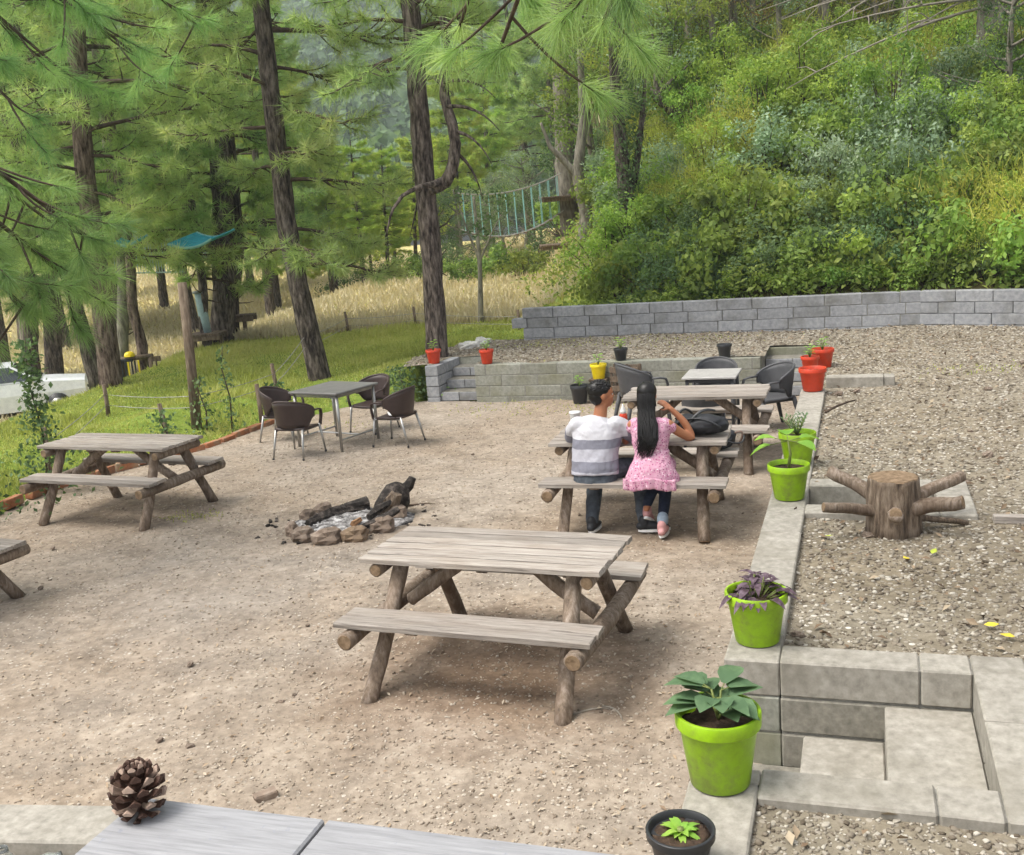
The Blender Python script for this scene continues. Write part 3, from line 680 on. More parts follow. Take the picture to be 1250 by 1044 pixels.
def bark_tube(path, r0, r1, seg=18, n=46, flare=1.2):
    path = resample([Vector(p) for p in path], n); mb = MB()
    rad = []
    for i in range(n):
        u = i / (n - 1); z = max(0.0, path[i].z - path[0].z); rad.append((r0 + (r1 - r0) * u) * (1 + (flare - 1) * math.exp(-z / .35)))
    mb.tube(path, rad, seg, rough=.16, wob=.035); return mb
def pine(label, path, r0, r1, limbs, bark=None, nmat=None, ln=.27, per=34, wd=.0065, seed=1, group=None, stubs=6, extra=None, name='pine_tree', bushy=1.0):
    """limbs: list of (z0, z1, count, length, droop)"""
    rg = random.Random(seed); path = [Vector(p) for p in path]; root = empty(name, path[0], 0, label, 'tree', group)
    loc = [p - path[0] for p in path]; tr = bark_tube(loc, r0, r1).build('trunk', bark or bark_pine, root, True)
    lb = MB(); sp = []
    for z0, z1, cnt, length, droop in limbs:
        for k in range(cnt):
            z = z0 + (z1 - z0) * (k + rg.random()) / cnt; a = k * 2.4 + rg.uniform(-.6, .6); p = path_at(loc, z)
            l = length * rg.uniform(.6, 1.15); d = Vector((math.cos(a), math.sin(a), rg.uniform(-.1, .28))).normalized()
            spray(lb, sp, p, d, l, .018 + .016 * l / 2, droop * rg.uniform(.4, 1.3), int(6 + 5.5 * l), None, rg, bushy=bushy)
    for e_ in (extra or []):
        st_, d, l, dr, ns = e_; spray(lb, sp, Vector(st_) - path[0], Vector(d).normalized(), l, .035, dr, ns, None, rg)
    for k in range(stubs):
        z = rg.uniform(.8, loc[-1].z * .6); a = rg.uniform(0, 6.28); p = path_at(loc, z); l = rg.uniform(.15, .7)
        lb.tube(bez(p, p + Vector((math.cos(a) * l * .6, math.sin(a) * l * .6, -.08)), p + Vector((math.cos(a) * l, math.sin(a) * l, rg.uniform(-.2, .25))), 4), [.022, .016, .011, .006], 5)
    lb.build('limbs', twig_m, root, True)
    V, F, A = tufts(sp, per, ln, wd)
    cr = link('crown', np_mesh('crown', V, F, nmat or needle_m, A), root)
    return root

# --- the named pines of the photograph
def line(*p): return [Vector(q) for q in p]
def ppath(D, pts, z0, top):                              # trunk line through the pixels at distance D, from the ground up
    q = [PD(px, py, D) for px, py in pts]; q[0].z = z0; d = (q[-1] - q[-2]).normalized()
    return q + [q[-1] + Vector((d.x * (top - q[-1].z) * .5, .2, (top - q[-1].z) * .5)), Vector((q[-1].x + d.x, D + .3, top))]
p1 = ppath(18.8, [(136, 474), (128, 400), (116, 310), (103, 200), (95, 90), (92, 0)], .05, 13)
T1 = pine('stout reddish pine with a forking lean trunk beside it, rising from the grass bank', p1, .19, .10, [(2.4, 4.4, 10, 1.7, .3), (4.4, 8, 20, 2.4, .18), (8, 12.6, 12, 2.0, .05)], bark=bark_red, seed=3)
p2 = ppath(17.4, [(393, 470), (376, 400), (352, 290), (335, 150), (318, 0)], .05, 13)
T2 = pine('dark leaning pine growing behind the brown chairs', p2, .175, .09, [(1.9, 2.9, 4, 1.5, .45), (3.2, 5.6, 10, 1.8, .25), (5.6, 9, 18, 2.4, .15), (9, 12.6, 10, 1.9, .05)], seed=5)
p3 = ppath(16.6, [(534, 442), (528, 330), (515, 180), (506, 60), (500, 0)], .35, 13)
T3 = pine('tall straight pine with a crooked side limb, beside the red pot', p3, .17, .10, [(4.3, 6.2, 9, 1.8, .3), (6.2, 9, 16, 2.3, .2), (9, 12.6, 10, 1.9, .05)], seed=9)
lm_ = MB(); b0 = p3[0]
def lpt(px, py, d=0.0): return PD(px, py, 16.5 + d) - b0
lm_.tube(resample([lpt(526, 230), lpt(543, 224, -.1), lpt(553, 205, -.15), lpt(556, 178, -.15), lpt(552, 150, -.1), lpt(543, 122), lpt(541, 96), lpt(548, 70), lpt(540, 20)], 20), [.10 - .0022 * i for i in range(20)], 12, rough=.2)
lm_.tube(resample([lpt(540, 224, -.1), lpt(512, 228, -.4), lpt(492, 238, -.5), lpt(478, 258, -.6), lpt(472, 285, -.6)], 12), [.055 - .004 * i for i in range(12)], 7, rough=.2)
for q, (ax, ay, bx_, by) in enumerate(((549, 160, 600, 200), (545, 130, 610, 160), (541, 100, 605, 120), (553, 185, 590, 245), (543, 110, 500, 95), (547, 75, 590, 60), (512, 229, 500, 290))):
    p0, p9 = lpt(ax, ay, -.1), lpt(bx_, by, -.5 + .2 * q); lm_.tube(bez(p0, p0.lerp(p9, .5) + Vector((.1, 0, .22)), p9, 7), [.035, .03, .025, .02, .015, .010, .005], 5)
lm_.build('crooked_limb', bark_pine, T3, True)
p4 = ppath(19.6, [(121, 476), (92, 372), (64, 275), (40, 215), (15, 160)], .05, 9.5)
T4 = pine('slim dark pine leaning left beside the stout reddish pine', p4, .14, .08, [(3.4, 6, 9, 1.7, .3), (6, 9.2, 12, 2.1, .15)], seed=13)
# twin dark trunks in mid field, with a padded platform tree beside them
def simple_trunk(px0, py0, px1, py1, D, r, label, seed, limbs, bark=None, nm=None, per=30, group=None):
    a = PD(px0, py0, D); b_ = PD(px1, py1, D); gz = tz(a.x, a.y); a.z = min(a.z, gz + .05); a.z = gz - .1
    d = (b_ - a); path = [a, a + d * .33 + Vector((rnd.uniform(-.08, .08), 0, 0)), a + d * .66 + Vector((rnd.uniform(-.08, .08), 0, 0)), b_, b_ + Vector((d.x * .3, 0, 4.5)), b_ + Vector((d.x * .3, 0, 9))]
    z1 = b_.z - a.z; return pine(label, path, r, r * .45, [(z1 * f0, z1 + f1, n_, l_, dr_) for f0, f1, n_, l_, dr_ in limbs], bark=bark, nmat=nm, seed=seed, per=per, group=group, wd=.009)
LB = [(.8, 2, 12, 1.9, .3), (1.1, 8.5, 26, 2.3, .12)]
simple_trunk(268, 415, 272, 240, 24, .27, 'broad dark pine trunk, thicker of the pair in the meadow beside the teal canopy', 21, LB)
simple_trunk(283, 415, 288, 260, 24.6, .16, 'thinner dark pine trunk leaning against its thick twin in the meadow', 22, [(.9, 8, 20, 2.0, .15)])
simple_trunk(254, 425, 243, 320, 23.4, .10, 'thin pine with pale blue padding above a wooden platform', 23, [(.7, 1.5, 8, 1.2, .3), (1.1, 7, 16, 1.9, .15)])
simple_trunk(145, 430, 150, 330, 23, .13, 'slender grey pine just behind the stout reddish pine', 24, [(1.05, 8, 22, 2.2, .15)], bark=bark_grey)
simple_trunk(174, 455, 160, 325, 22, .11, 'slim curved pine beside the yellow climbing gear', 25, [(1.05, 8, 20, 2.0, .15)], bark=bark_red)
simple_trunk(66, 470, 60, 330, 32, .27, 'thick shaded pine standing behind the white car roof', 26, LB)
simple_trunk(42, 470, 34, 340, 33, .24, 'pine trunk farthest along behind the white car', 27, LB)
simple_trunk(34, 430, 5, 160, 34, .24, 'pale barked pine leaning out above the white car', 28, [(.85, 7, 22, 2.3, .2)], bark=bark_grey)
# right of centre: platform pine, forked grey tree
pp = pine('grey barked pine carrying a wooden climbing platform', ppath(33, [(701, 318), (697, 270), (690, 200), (686, 100)], tz(2.4, 33) - .1, 14), .33, .18, [(6.5, 10, 14, 2.6, .2), (10, 13.8, 14, 2.4, .1)], bark=bark_grey, seed=31, per=26, wd=.011)

# --- near boughs hanging into the picture from pines that stand beside the viewer
def near_pine(label, trunk, r, boughs, seed, per=60, ln=.27, nm=None):
    rg = random.Random(seed); root = empty('pine_tree', trunk[0], 0, label, 'tree'); o0 = Vector(trunk[0])
    bark_tube([Vector(p) - o0 for p in trunk], r, r * .6, 18, 40).build('trunk', bark_pine, root, True)
    lb = MB(); sp = []
    for path, nsub in boughs:
        path = resample([Vector(p) - o0 for p in path], 14)
        lb.tube(path, [.05 * (1 - i / 15) + .006 for i in range(14)], 7, cap=False)
        for k in range(nsub):
            u = .35 + .65 * (k + rg.random()) / nsub; i = min(int(u * 13), 12); p = path[i].lerp(path[i + 1], u * 13 - i); T = (path[i + 1] - path[i]).normalized()
            a = rg.uniform(0, 6.28); d = (T * .6 + Vector((math.cos(a), math.sin(a) * .7, rg.uniform(-.55, .35)))).normalized(); l = rg.uniform(.3, .75)
            q = p + d * l + Vector((0, 0, -.1)); m_ = p + d * l * .5 + Vector((rg.uniform(-.08, .08), rg.uniform(-.08, .08), -.12)); tw = bez(p, m_, q, 6)
            lb.tube(tw, [.012, .011, .010, .009, .008, .007], 5, cap=False)
            sp.append((tw[5], (tw[5] - tw[4]).normalized())); sp.append((tw[4].lerp(tw[5], .3), (tw[5] - tw[4]).normalized()))
            if rg.random() < .5: sp.append((tw[3], (tw[3] - tw[2]).normalized()))
        sp.append((path[-1], (path[-1] - path[-2]).normalized()))
    lb.build('limbs', twig_m, root, True)
    V, F, A = tufts(sp, per, ln, .0017, bend=.16, cone=.62, back=.1)
    link('crown', np_mesh('crown', V, F, nm or needle_n, A), root)
    return root
def bend(a, ends): e = Vector(ends); a = Vector(a); return [a, a.lerp(e, .4) + Vector((0, 0, .75)), a.lerp(e, .75) + Vector((0, 0, .62)), e]
tA = Vector((2.6, -2.2, 5.4))
near_pine('long needled pine bough arching above the middle of the yard', [(2.6, -2.2, 0.0), (2.6, -2.2, 4), (2.5, -2.1, 8)], .28,
    [(bend(tA, PD(610, 60, 7.4)), 13), (bend(tA, PD(680, 50, 7.2)), 13), (bend(tA, PD(735, 30, 7.8)), 12), (bend(tA, PD(560, 35, 8.2)), 12)], 41, per=120, ln=.29)
tB = Vector((-6.6, 7.2, 3.7))
near_pine('drooping long needled pine bough at the edge of the bank above the left picnic table', [(-6.6, 7.2, -.2), (-6.6, 7.2, 3.5), (-6.6, 7.3, 8)], .24,
    [(bend(tB, PD(115, 295, 9.2)), 20), (bend(tB, PD(30, 375, 8.8)), 20), (bend(tB, PD(60, 270, 9.6)), 18), (bend(tB, PD(95, 350, 9.4)), 18), (bend(tB, PD(5, 320, 8.6)), 18)], 43, per=110, ln=.25)
tC = Vector((-8.2, 8.6, 6.6))
near_pine('shadowy pine bough crossing the upper corner above the slim leaning pine', [(-8.2, 8.6, -.2), (-8.2, 8.6, 4), (-8.1, 8.6, 9)], .26,
    [(bend(tC, PD(170, 70, 12.0)), 20), (bend(tC, PD(240, 30, 12.6)), 18), (bend(tC, PD(80, 90, 11.6)), 20), (bend(tC, PD(20, 130, 11.0)), 18), (bend(tC, PD(120, 20, 11.6)), 18)], 47, per=90, ln=.26)

# --- prototypes for the trees and bushes of the background
def clump_leaves(cs, rs, n_each, size, var_by=True, up=.25, asp=.5):
    C = []; Nn = []; va = []
    for c, r in zip(cs, rs):
        d = unit(nrg.normal(size=(n_each, 3))); rad = nrg.random((n_each, 1)) ** .45
        C.append(np.array(c) + d * rad * np.array(r)); Nn.append(unit(d + nrg.normal(size=(n_each, 3)) * .7 + [0, 0, up])); va.append(np.clip(nrg.random() * .5 + nrg.random(n_each) * .5, 0, 1))
    C = np.concatenate(C); return leaves(C, np.concatenate(Nn), size * nrg.uniform(.55, 1.25, len(C)), np.concatenate(va), asp)
def bush_proto(kind, seed):
    rg = random.Random(seed); root = empty('shrub', (0, 0, -50)); cs = []; rs = []; mb = MB()
    n = {'fine': 26, 'broad': 22, 'tall': 30, 'weed': 18, 'dark': 26}[kind]
    for k in range(n):
        a = rg.uniform(0, 6.28); r = rg.random() ** .6 * (.9 if kind != 'tall' else .7); hz = rg.uniform(.15, 1.0) * (1 - .35 * r) * (1.6 if kind == 'tall' else 1.05 if kind != 'weed' else .7)
        c = Vector((r * math.cos(a), r * math.sin(a), hz)); cs.append(tuple(c)); q = rg.uniform(.2, .36); rs.append((q, q, q * rg.uniform(.6, 1.1)))
        s = Vector((c.x * .2, c.y * .2, -.15)); mb.tube(bez(s, Vector((c.x * .45, c.y * .45, c.z * .7)), c, 5), [.022, .017, .013, .009, .004], 4, cap=False)
    ne, sz, mt, asp = {'fine': (120, .055, leaf_y, .34), 'broad': (80, .115, leaf_g, .62), 'tall': (105, .085, leaf_b, .45), 'weed': (90, .10, leaf_b, .6), 'dark': (95, .08, leaf_d, .5)}[kind]
    mb.build('stems', twig_m, root, True); V, F, A = clump_leaves(cs, rs, ne, sz, asp=asp)
    if kind == 'fine':
        B = np.array([cs[rg.randrange(n)] for _ in range(700)]) + nrg.normal(size=(700, 3)) * .2; v2 = needles(B, unit(nrg.normal(size=(700, 3)) * .5 + [0, 0, .9]), nrg.uniform(.15, .4, 700), np.full(700, .006), nrg.random(700)); V, F, A = cat_geo([(V, F, A), v2])
    link('foliage', np_mesh('foliage', V, F, mt, A), root); return root
def broad_proto(seed, mt, height=8, leaf=.14, spread=2.6, ncl=64, ne=85):
    rg = random.Random(seed); root = empty('broadleaf_tree', (0, 0, -50)); tr = MB(); cs = []; rs = []
    top = Vector((rg.uniform(-.6, .6), rg.uniform(-.6, .6), height * .8)); path = bez(Vector((0, 0, -.3)), Vector((rg.uniform(-.5, .5), rg.uniform(-.5, .5), height * .4)), top, 12)
    bt = bark_tube(path, .17, .04, 10, 24); bt.build('trunk', bark_grey, root, True); lb = MB()
    for k in range(18):
        z = rg.uniform(.22, .95) * height * .8; p = path_at(path, z); a = rg.uniform(0, 6.28); l = spread * rg.uniform(.5, 1.0) * (1.1 - .5 * z / height)
        q = p + Vector((math.cos(a) * l, math.sin(a) * l, l * rg.uniform(.2, .8))); pts = bez(p, p.lerp(q, .5) + Vector((0, 0, -.15 * l)), q, 6); lb.tube(pts, [.06, .05, .04, .03, .02, .01], 5, cap=False)
        for j in range(ncl // 18 + 1):
            u = rg.uniform(.4, 1.05); c = p.lerp(q, u) + Vector((rg.uniform(-.5, .5), rg.uniform(-.5, .5), rg.uniform(-.4, .4))); cs.append(tuple(c)); r = rg.uniform(.35, .7); rs.append((r, r, r * .7))
    lb.build('limbs', bark_grey, root, True); V, F, A = clump_leaves(cs, rs, ne, leaf); link('crown', np_mesh('crown', V, F, mt, A), root); return root
def pine_proto(seed, nm, height=13, ln=.30, per=26):
    rg = random.Random(seed); o = pine('x', line((0, 0, -.3), (rg.uniform(-.2, .2), 0, height * .3), (rg.uniform(-.4, .4), rg.uniform(-.3, .3), height * .6), (rg.uniform(-.4, .4), 0, height)), .2, .05,
        [(height * .26, height * .55, 20, 2.4, .22), (height * .5, height * .98, 34, 2.0, .05)], nmat=nm, seed=seed, per=per, ln=ln, wd=.013, bushy=1.4); return o
protos = {k: [bush_proto(k, s) for s in (1, 2)] for k in ('fine', 'broad', 'tall', 'weed', 'dark')}
for k in ('silver',):
    protos[k] = []
    for s in (0, 1):
        o = bush_proto('dark', 60 + s); protos[k].append(o)
        for ch in COL.objects:
            if ch.parent is o and ch.name.startswith('foliage'): ch.data.materials[0] = leaf_s
bl = [broad_proto(81, leaf_g, 8), broad_proto(82, leaf_d, 7, .11), broad_proto(83, leaf_y, 8.5, .12), broad_proto(84, leaf_s, 7, .1, 2.2), broad_proto(85, leaf_dry, 7, .11, 2.4, 46, 60)]
pn = [pine_proto(91, needle_m), pine_proto(92, needle_y, 12), pine_proto(93, needle_m, 15), pine_proto(94, needle_y, 10)]
ALLP = [o for v in protos.values() for o in v] + bl + pn
kids_index(); used = set()
def put(o, loc, sc=1.0, rz=None, label=None, cat=None, group=None, tilt=0.0, zs=1.0, name=None):
    rot = (rnd.uniform(-tilt, tilt), rnd.uniform(-tilt, tilt), rnd.uniform(0, 6.28) if rz is None else rz)
    c = dup(o, None, loc, rot, (sc, sc, sc * zs)); c['label'] = label; c['category'] = cat
    if group: c['group'] = group
    elif 'group' in c: del c['group']
    if name: c.name = name
    return c
# hillside thicket
kinds = {'fine': ('feathery yellow-green shrub on the hillside', 'feathery hillside shrubs'), 'broad': ('large leaved green shrub on the hillside', 'large leaved hillside shrubs'), 'tall': ('tall bright green shrub on the hillside', 'tall hillside shrubs'),
         'weed': ('low bright weed clump above the grey block wall', 'weed clumps above the block wall'), 'dark': ('dense dark green shrub on the hillside', 'dark hillside shrubs'), 'silver': ('greyish green shrub on the hillside', 'greyish hillside shrubs')}
def seat(kind, x, y, sc, zs=1.0, dz=0.0):
    lb_, gr = kinds[kind]; put(protos[kind][rnd.randrange(2)], (x, y, tz(x, y) - .05 + dz), sc, None, lb_, 'shrub', gr, .15, zs)
def xat(px, D, py=300): return PD(px, py, D).x
for k in range(46):                                     # along the wall top
    u = (k + rnd.random() * .8) / 46; x = 1.0 + 7.6 * u; yw = float(y_wall(np.array(x)))
    if 6.2 < x < 7.6 and rnd.random() < .5: continue
    seat(rnd.choice(['weed', 'weed', 'broad', 'weed', 'dark']), x + .2, yw + .55 + rnd.random() * .5, rnd.uniform(.42, .68))
for row in range(9):
    nrow = 16
    for k in range(nrow):
        u = (k + rnd.random()) / nrow; px = 740 + 560 * u; d = 1.4 + row * 1.25 + rnd.uniform(-.5, .5); D = 18.5
        for _ in range(6): x = xat(px, D); D = float(y_wall(np.array(x))) + d
        if row <= 1: kd = rnd.choice(['dark', 'broad', 'weed', 'dark', 'broad'] if px < 1100 else ['weed', 'broad', 'fine', 'weed'])
        elif row <= 3: kd = rnd.choice(['fine', 'tall', 'fine', 'tall', 'broad'] if px < 920 else ['dark', 'silver', 'silver', 'fine', 'broad'] if px < 1130 else ['dark', 'broad', 'weed', 'tall'])
        elif row <= 5: kd = rnd.choice(['fine', 'broad', 'silver', 'tall', 'tall'] if px < 1000 else ['fine', 'tall', 'tall', 'broad', 'silver'])
        else: kd = rnd.choice(['fine', 'tall', 'broad', 'silver', 'fine'])
        seat(kd, x, D, rnd.uniform(.7, 1.2), rnd.uniform(.85, 1.3))
def tree(pr, px, D, sc, label, group=None, zs=1.0, nm=None):
    x = xat(px, D); c = put(pr, (x, D, tz(x, D) - .1), sc, None, label, 'tree', group, .06, zs, nm); return c
for px, D, sc in ((735, 29, .8), (775, 31, .9), (850, 28, .7), (905, 29, .8), (1010, 27, .75), (1105, 25, .6), (830, 26, .6)): tree(bl[0], px, D, sc, 'loose green broadleaf tree at the edge of the hillside', 'green trees at the hillside edge')
for px, D, sc in ((790, 26.5, .5), (960, 31, .6), (1060, 30, .6), (880, 37, .8)): tree(bl[2], px, D, sc, 'yellow-green tree rising from the hillside thicket', 'yellow-green hillside trees')
for px, D, sc in ((1130, 27, .8), (1250, 24, .75), (1180, 29, .9), (1060, 29, .8), (1235, 20.5, .55)): tree(bl[1], px, D, sc, 'dark leaved tree high on the hillside', 'dark hillside trees')
for px, D, sc in ((795, 30, .85), (840, 32, .9), (760, 34, .9), (880, 27, .65), (955, 26, .6)): tree(bl[3], px, D, sc, 'grey-green tree behind the twisted branch on the hillside', 'grey-green trees')
for px, D, sc in ((935, 27, .65), (1000, 28, .7), (1080, 26, .55)): tree(bl[4], px, D, sc, 'brown leaved half bare tree on the hillside', 'half bare hillside trees')
for px, D, sc in ((585, 39, .42), (620, 42, .55), (655, 41, .5), (560, 45, .6), (535, 47, .55)): tree(bl[1], px, D, sc, 'dark rounded tree under the teal rope bridge', 'rounded trees under the rope bridge')
for px, D, sc in ((600, 49, .7), (640, 52, .85), (480, 53, .55)): tree(bl[3], px, D, sc, 'pale grey-green tree behind the rope bridge', 'pale trees behind the rope bridge')
for px, D, sc in ((440, 40, .45), (470, 42, .42), (405, 43, .55), (505, 46, .48), (560, 54, .85), (400, 49, .58), (360, 42, .7), (330, 52, 1.0), (600, 58, 1.0), (450, 60, .5), (530, 62, .6), (480, 50, .42)):
    tree(pn[1], px, D, sc, 'yellow-green pine with sunlit colouring beyond the dry meadow', 'sunlit pines beyond the meadow')
for px, D, sc in ((60, 48, 1.2), (110, 52, 1.2), (190, 56, 1.2), (10, 44, 1.2), (240, 60, 1.2), (150, 50, 1.1), (300, 62, 1.2), (330, 66, 1.0), (90, 64, 1.3)):
    tree(pn[3], px, D, sc, 'green pine beyond the dry meadow', 'green pines beyond the meadow')
for px, D, sc in ((-20, 30, 1.0), (225, 44, 1.1), (130, 46, 1.2), (320, 40, .95), (60, 42, 1.1)):
    c = tree(pn[0], px, D, sc, 'tall pine standing in the meadow with boughs over it', 'tall pines in the meadow', 1.1)
for px, D, sc in ((690, 48, 1.0), (720, 52, 1.1), (760, 48, 1.0), (650, 66, 1.2), (820, 50, 1.1), (880, 52, 1.2), (950, 50, 1.1), (1040, 48, 1.0), (1120, 46, 1.0), (1210, 44, 1.0)):
    tree(pn[2], px, D, sc, 'tall dark pine on the ridge behind the hillside', 'tall pines on the ridge')
for px, D, sc in ((545, 42, .9), (500, 39, .7), (610, 38, .8), (660, 38, .9), (455, 50, .9), (420, 52, 1.0), (690, 40, .9), (560, 36, .6), (640, 36, .7), (725, 36, 1.1), (745, 40, 1.2), (735, 33, .9), (715, 44, 1.2), (700, 37, .8)): seat('broad' if sc < .85 else 'dark', xat(px, D), D, sc * 1.5)
for o in ALLP:                                          # the patterns themselves are not part of the place
    for ch in KIDS.get(o.name, []): bpy.data.objects.remove(ch)
    bpy.data.objects.remove(o)
KIDS.clear()

# --- two hillside trees seen singly, and dead twigs at the top
ow = empty('old_tree', PD(1212, 110, 22), 0, 'thick grey trunk with dead twigs at the top of the hillside', 'tree'); base = tz(ow.location.x, ow.location.y); ow.location.z = base - .2; h_ = 9
bark_tube([Vector((0, 0, 0)), Vector((.05, 0, 2)), Vector((-.1, 0, 4)), Vector((-.3, 0, h_))], .36, .22, 20, 40).build('trunk', bark_grey, ow, True)
mb = MB(); rg = random.Random(5)
for k in range(26):
    z = rg.uniform(1.9, 3.8); p = Vector((0, -.2, z)); l = rg.uniform(1.5, 5.0); a = rg.uniform(math.pi * .82, math.pi * 1.25); q = p + Vector((math.cos(a) * l, math.sin(a) * l * .6, rg.uniform(-.55, .25) * l * .6)); pts = bez(p, p.lerp(q, .5) + Vector((0, 0, rg.uniform(.1, .6))), q, 8)
    mb.tube(pts, [.035 - .004 * i for i in range(8)], 5, cap=False)
    for j in range(5):
        i = rg.randrange(2, 7); q2 = pts[i] + Vector((rg.uniform(-.8, .1), rg.uniform(-.4, .4), rg.uniform(-.5, .4))); mb.tube([pts[i], pts[i].lerp(q2, .5) + Vector((0, 0, .06)), q2], [.014, .010, .004], 4, cap=False)
mb.build('dead_limbs', dead_twig, ow, True)
cs = []; rs = []
for k in range(26): cs.append((rg.uniform(-3, 2.4), rg.uniform(-1, 1.6), rg.uniform(5.5, 9.5))); r = rg.uniform(.5, .9); rs.append((r, r, r * .7))
V, F, A = clump_leaves(cs, rs, 90, .13); link('crown', np_mesh('crown', V, F, leaf_d, A), ow)
tw = PD(850, 175, 25); tw.z = tz(tw.x, tw.y) - .1
tt_ = empty('twisted_tree', tw, 0, 'twisted half fallen tree leaning left out of the hillside thicket', 'tree'); top = PD(800, 118, 25) - tw; e2 = PD(838, 60, 25) - tw
bark_tube([Vector((.1, 0, 0)), PD(850, 170, 25) - tw, PD(825, 140, 25) - tw, top], .17, .09, 12, 26).build('trunk', bark_pine, tt_, True)
mb = MB(); cs = []; rs = []
for px, py in ((770, 70), (790, 40), (835, 50), (815, 20), (760, 110), (850, 70), (790, 5)):
    q = PD(px, py, 25 + rg.uniform(-.8, .8)) - tw; mb.tube(bez(top, top.lerp(q, .5) + Vector((rg.uniform(-.3, .3), 0, rg.uniform(-.2, .2))), q, 7), [.06, .05, .04, .03, .022, .015, .008], 6, cap=False)
    for j in range(4): cs.append(tuple(q + Vector((rg.uniform(-.5, .5), rg.uniform(-.5, .5), rg.uniform(-.4, .4))))); rs.append((.3, .3, .25))
mb.build('limbs', bark_pine, tt_, True); V, F, A = clump_leaves(cs, rs, 50, .08); link('crown', np_mesh('crown', V, F, leaf_s, A), tt_)
def forked(label, D, tr_paths, leafmat, lc, seed, bark, leaf=.1, ne=60, name='forked_tree', ivy=None):
    rg = random.Random(seed); b0 = PD(tr_paths[0][0][0], tr_paths[0][0][1], D); b0.z = tz(b0.x, b0.y) - .1
    root = empty(name, b0, 0, label, 'tree'); mb = MB()
    for i, pth in enumerate(tr_paths):
        pts = [PD(px, py, D) - b0 for px, py, r in pth]; 
        if i == 0: pts[0] = Vector((0, 0, 0))
        pts2 = resample(pts, 22); rr = [pth[0][2] + (pth[-1][2] - pth[0][2]) * k / 21 for k in range(22)]; mb.tube(pts2, rr, 12, rough=.15)
    mb.build('trunk', bark, root, True)
    cs = []; rs = []
    for px, py, dd, r in lc:
        for k in range(5): q = PD(px + rg.uniform(-28, 28), py + rg.uniform(-28, 28), D + dd + rg.uniform(-1, 1)) - b0; cs.append(tuple(q)); rs.append((r, r, r * .75))
    V, F, A = clump_leaves(cs, rs, ne, leaf); link('crown', np_mesh('crown', V, F, leafmat, A), root)
    if ivy:
        cs = [tuple(PD(px + rg.uniform(-12, 12), py, D) - b0 + Vector((0, rg.uniform(-.3, .2), 0))) for px, py in ivy for _ in range(3)]; V, F, A = clump_leaves(cs, [(.3, .3, .35)] * len(cs), 55, .09); link('ivy', np_mesh('ivy', V, F, leaf_d, A), root)
    return root
forked('smooth forked tree standing before the platform pine', 27, [[(713, 312, .20), (716, 260, .17), (705, 215, .15), (712, 150, .11), (708, 60, .07)], [(706, 217, .10), (690, 198, .08), (672, 180, .05), (660, 150, .03)]], leaf_g, [(715, 60, 0, .5), (690, 110, 0, .4), (735, 100, 0, .45), (700, 20, 0, .5)], 3, bark_grey)
forked('ivy wrapped tree at the corner of the hillside', 22, [[(768, 318, .20), (766, 250, .17), (758, 180, .13), (750, 90, .09), (745, 0, .06)], [(762, 260, .10), (775, 215, .08), (782, 160, .05), (790, 80, .03)]], leaf_g, [(750, 60, 0, .5), (770, 110, 0, .5), (730, 130, 0, .4), (785, 40, 0, .5), (745, 10, 0, .5)], 4, bark_pine, ivy=[(767, 320 - 16 * k) for k in range(17)])
forked('small bare trunked tree in the dry grass below the rope bridge', 24, [[(585, 372, .07), (586, 330, .06), (584, 300, .05), (578, 240, .03)], [(585, 318, .03), (570, 280, .02), (560, 250, .012)], [(586, 318, .025), (600, 285, .018), (612, 262, .01)]], leaf_d, [(575, 250, 0, .35), (600, 265, 0, .3)], 5, bark_grey, ne=40)

# --- grasses
def grass(name, n, gen, hgt, wd, mat, label, lean=.35):
    x, y = gen(n); z = terr_z(x, y); k = len(x); B = np.stack([x, y, z - .01], 1)
    Dr = unit(nrg.normal(size=(k, 3)) * lean + [0, 0, 1]); v = np.clip(nrg.random(k) * .6 + .4 * (lump(x, y, .7, .3) + .5), 0, 1)
    V, F, A = needles(B, Dr, hgt(x, y) * nrg.uniform(.5, 1.2, k), wd(x, y), v, .25); o = link(name, np_mesh(name, V, F, mat, A)); tag(o, label, 'grass', kind='stuff'); return o
def gen_bank(n):
    y = 8 + 17 * nrg.random(n) ** .9; u = nrg.uniform(-.6, .08, n); x = u * y * 1.02; w_ = edge_dist(x, y)
    k = (w_ > .06) & ((y < y_wall(x)) | (x < -.3) | (x < .07 * y - .3)) & (nrg.random(n) < smooth(0, .6, w_) * .85 + .15); return x[k], y[k]
grass('bank_grass', 150000, gen_bank, lambda x, y: .06 + .2 * (lump(x, y, 1.6, .5) + .35).clip(0, 1.2), lambda x, y: .003 + .00025 * y, grass_g, 'lush green grass covering the bank beside the yard')
def gen_field(n):
    y = 24 + 66 * nrg.random(n) ** 1.7; u = nrg.uniform(-.56, .16, n); x = u * y; k = nrg.random(n) < 1 - smooth(.02 * y + .8, .07 * y + 2.0, x); return x[k], y[k]
grass('meadow_grass', 72000, gen_field, lambda x, y: .3 + .0035 * y, lambda x, y: .006 + .0006 * y, grass_d, 'tall dry straw coloured grass filling the meadow', .3)
def gen_green(n):
    y = 18.4 + 14 * nrg.random(n); u = nrg.uniform(-.5, .15, n); x = u * y; k = (y > y_wall(x) + .2); return x[k], y[k]
grass('meadow_edge_grass', 42000, gen_green, lambda x, y: .16 + 0 * x, lambda x, y: .009 + 0 * x, grass_g, 'green grass edging the dry meadow')
def gen_hill(n):
    y = 13 + 19 * nrg.random(n) ** 1.2; x = y * nrg.uniform(.01, .55, n); k = (y > y_wall(x) + .2) & (nrg.random(n) < smooth(.0, 3.2, x - .012 * y + lump(x, y, 1.4, .35))); return x[k], y[k]
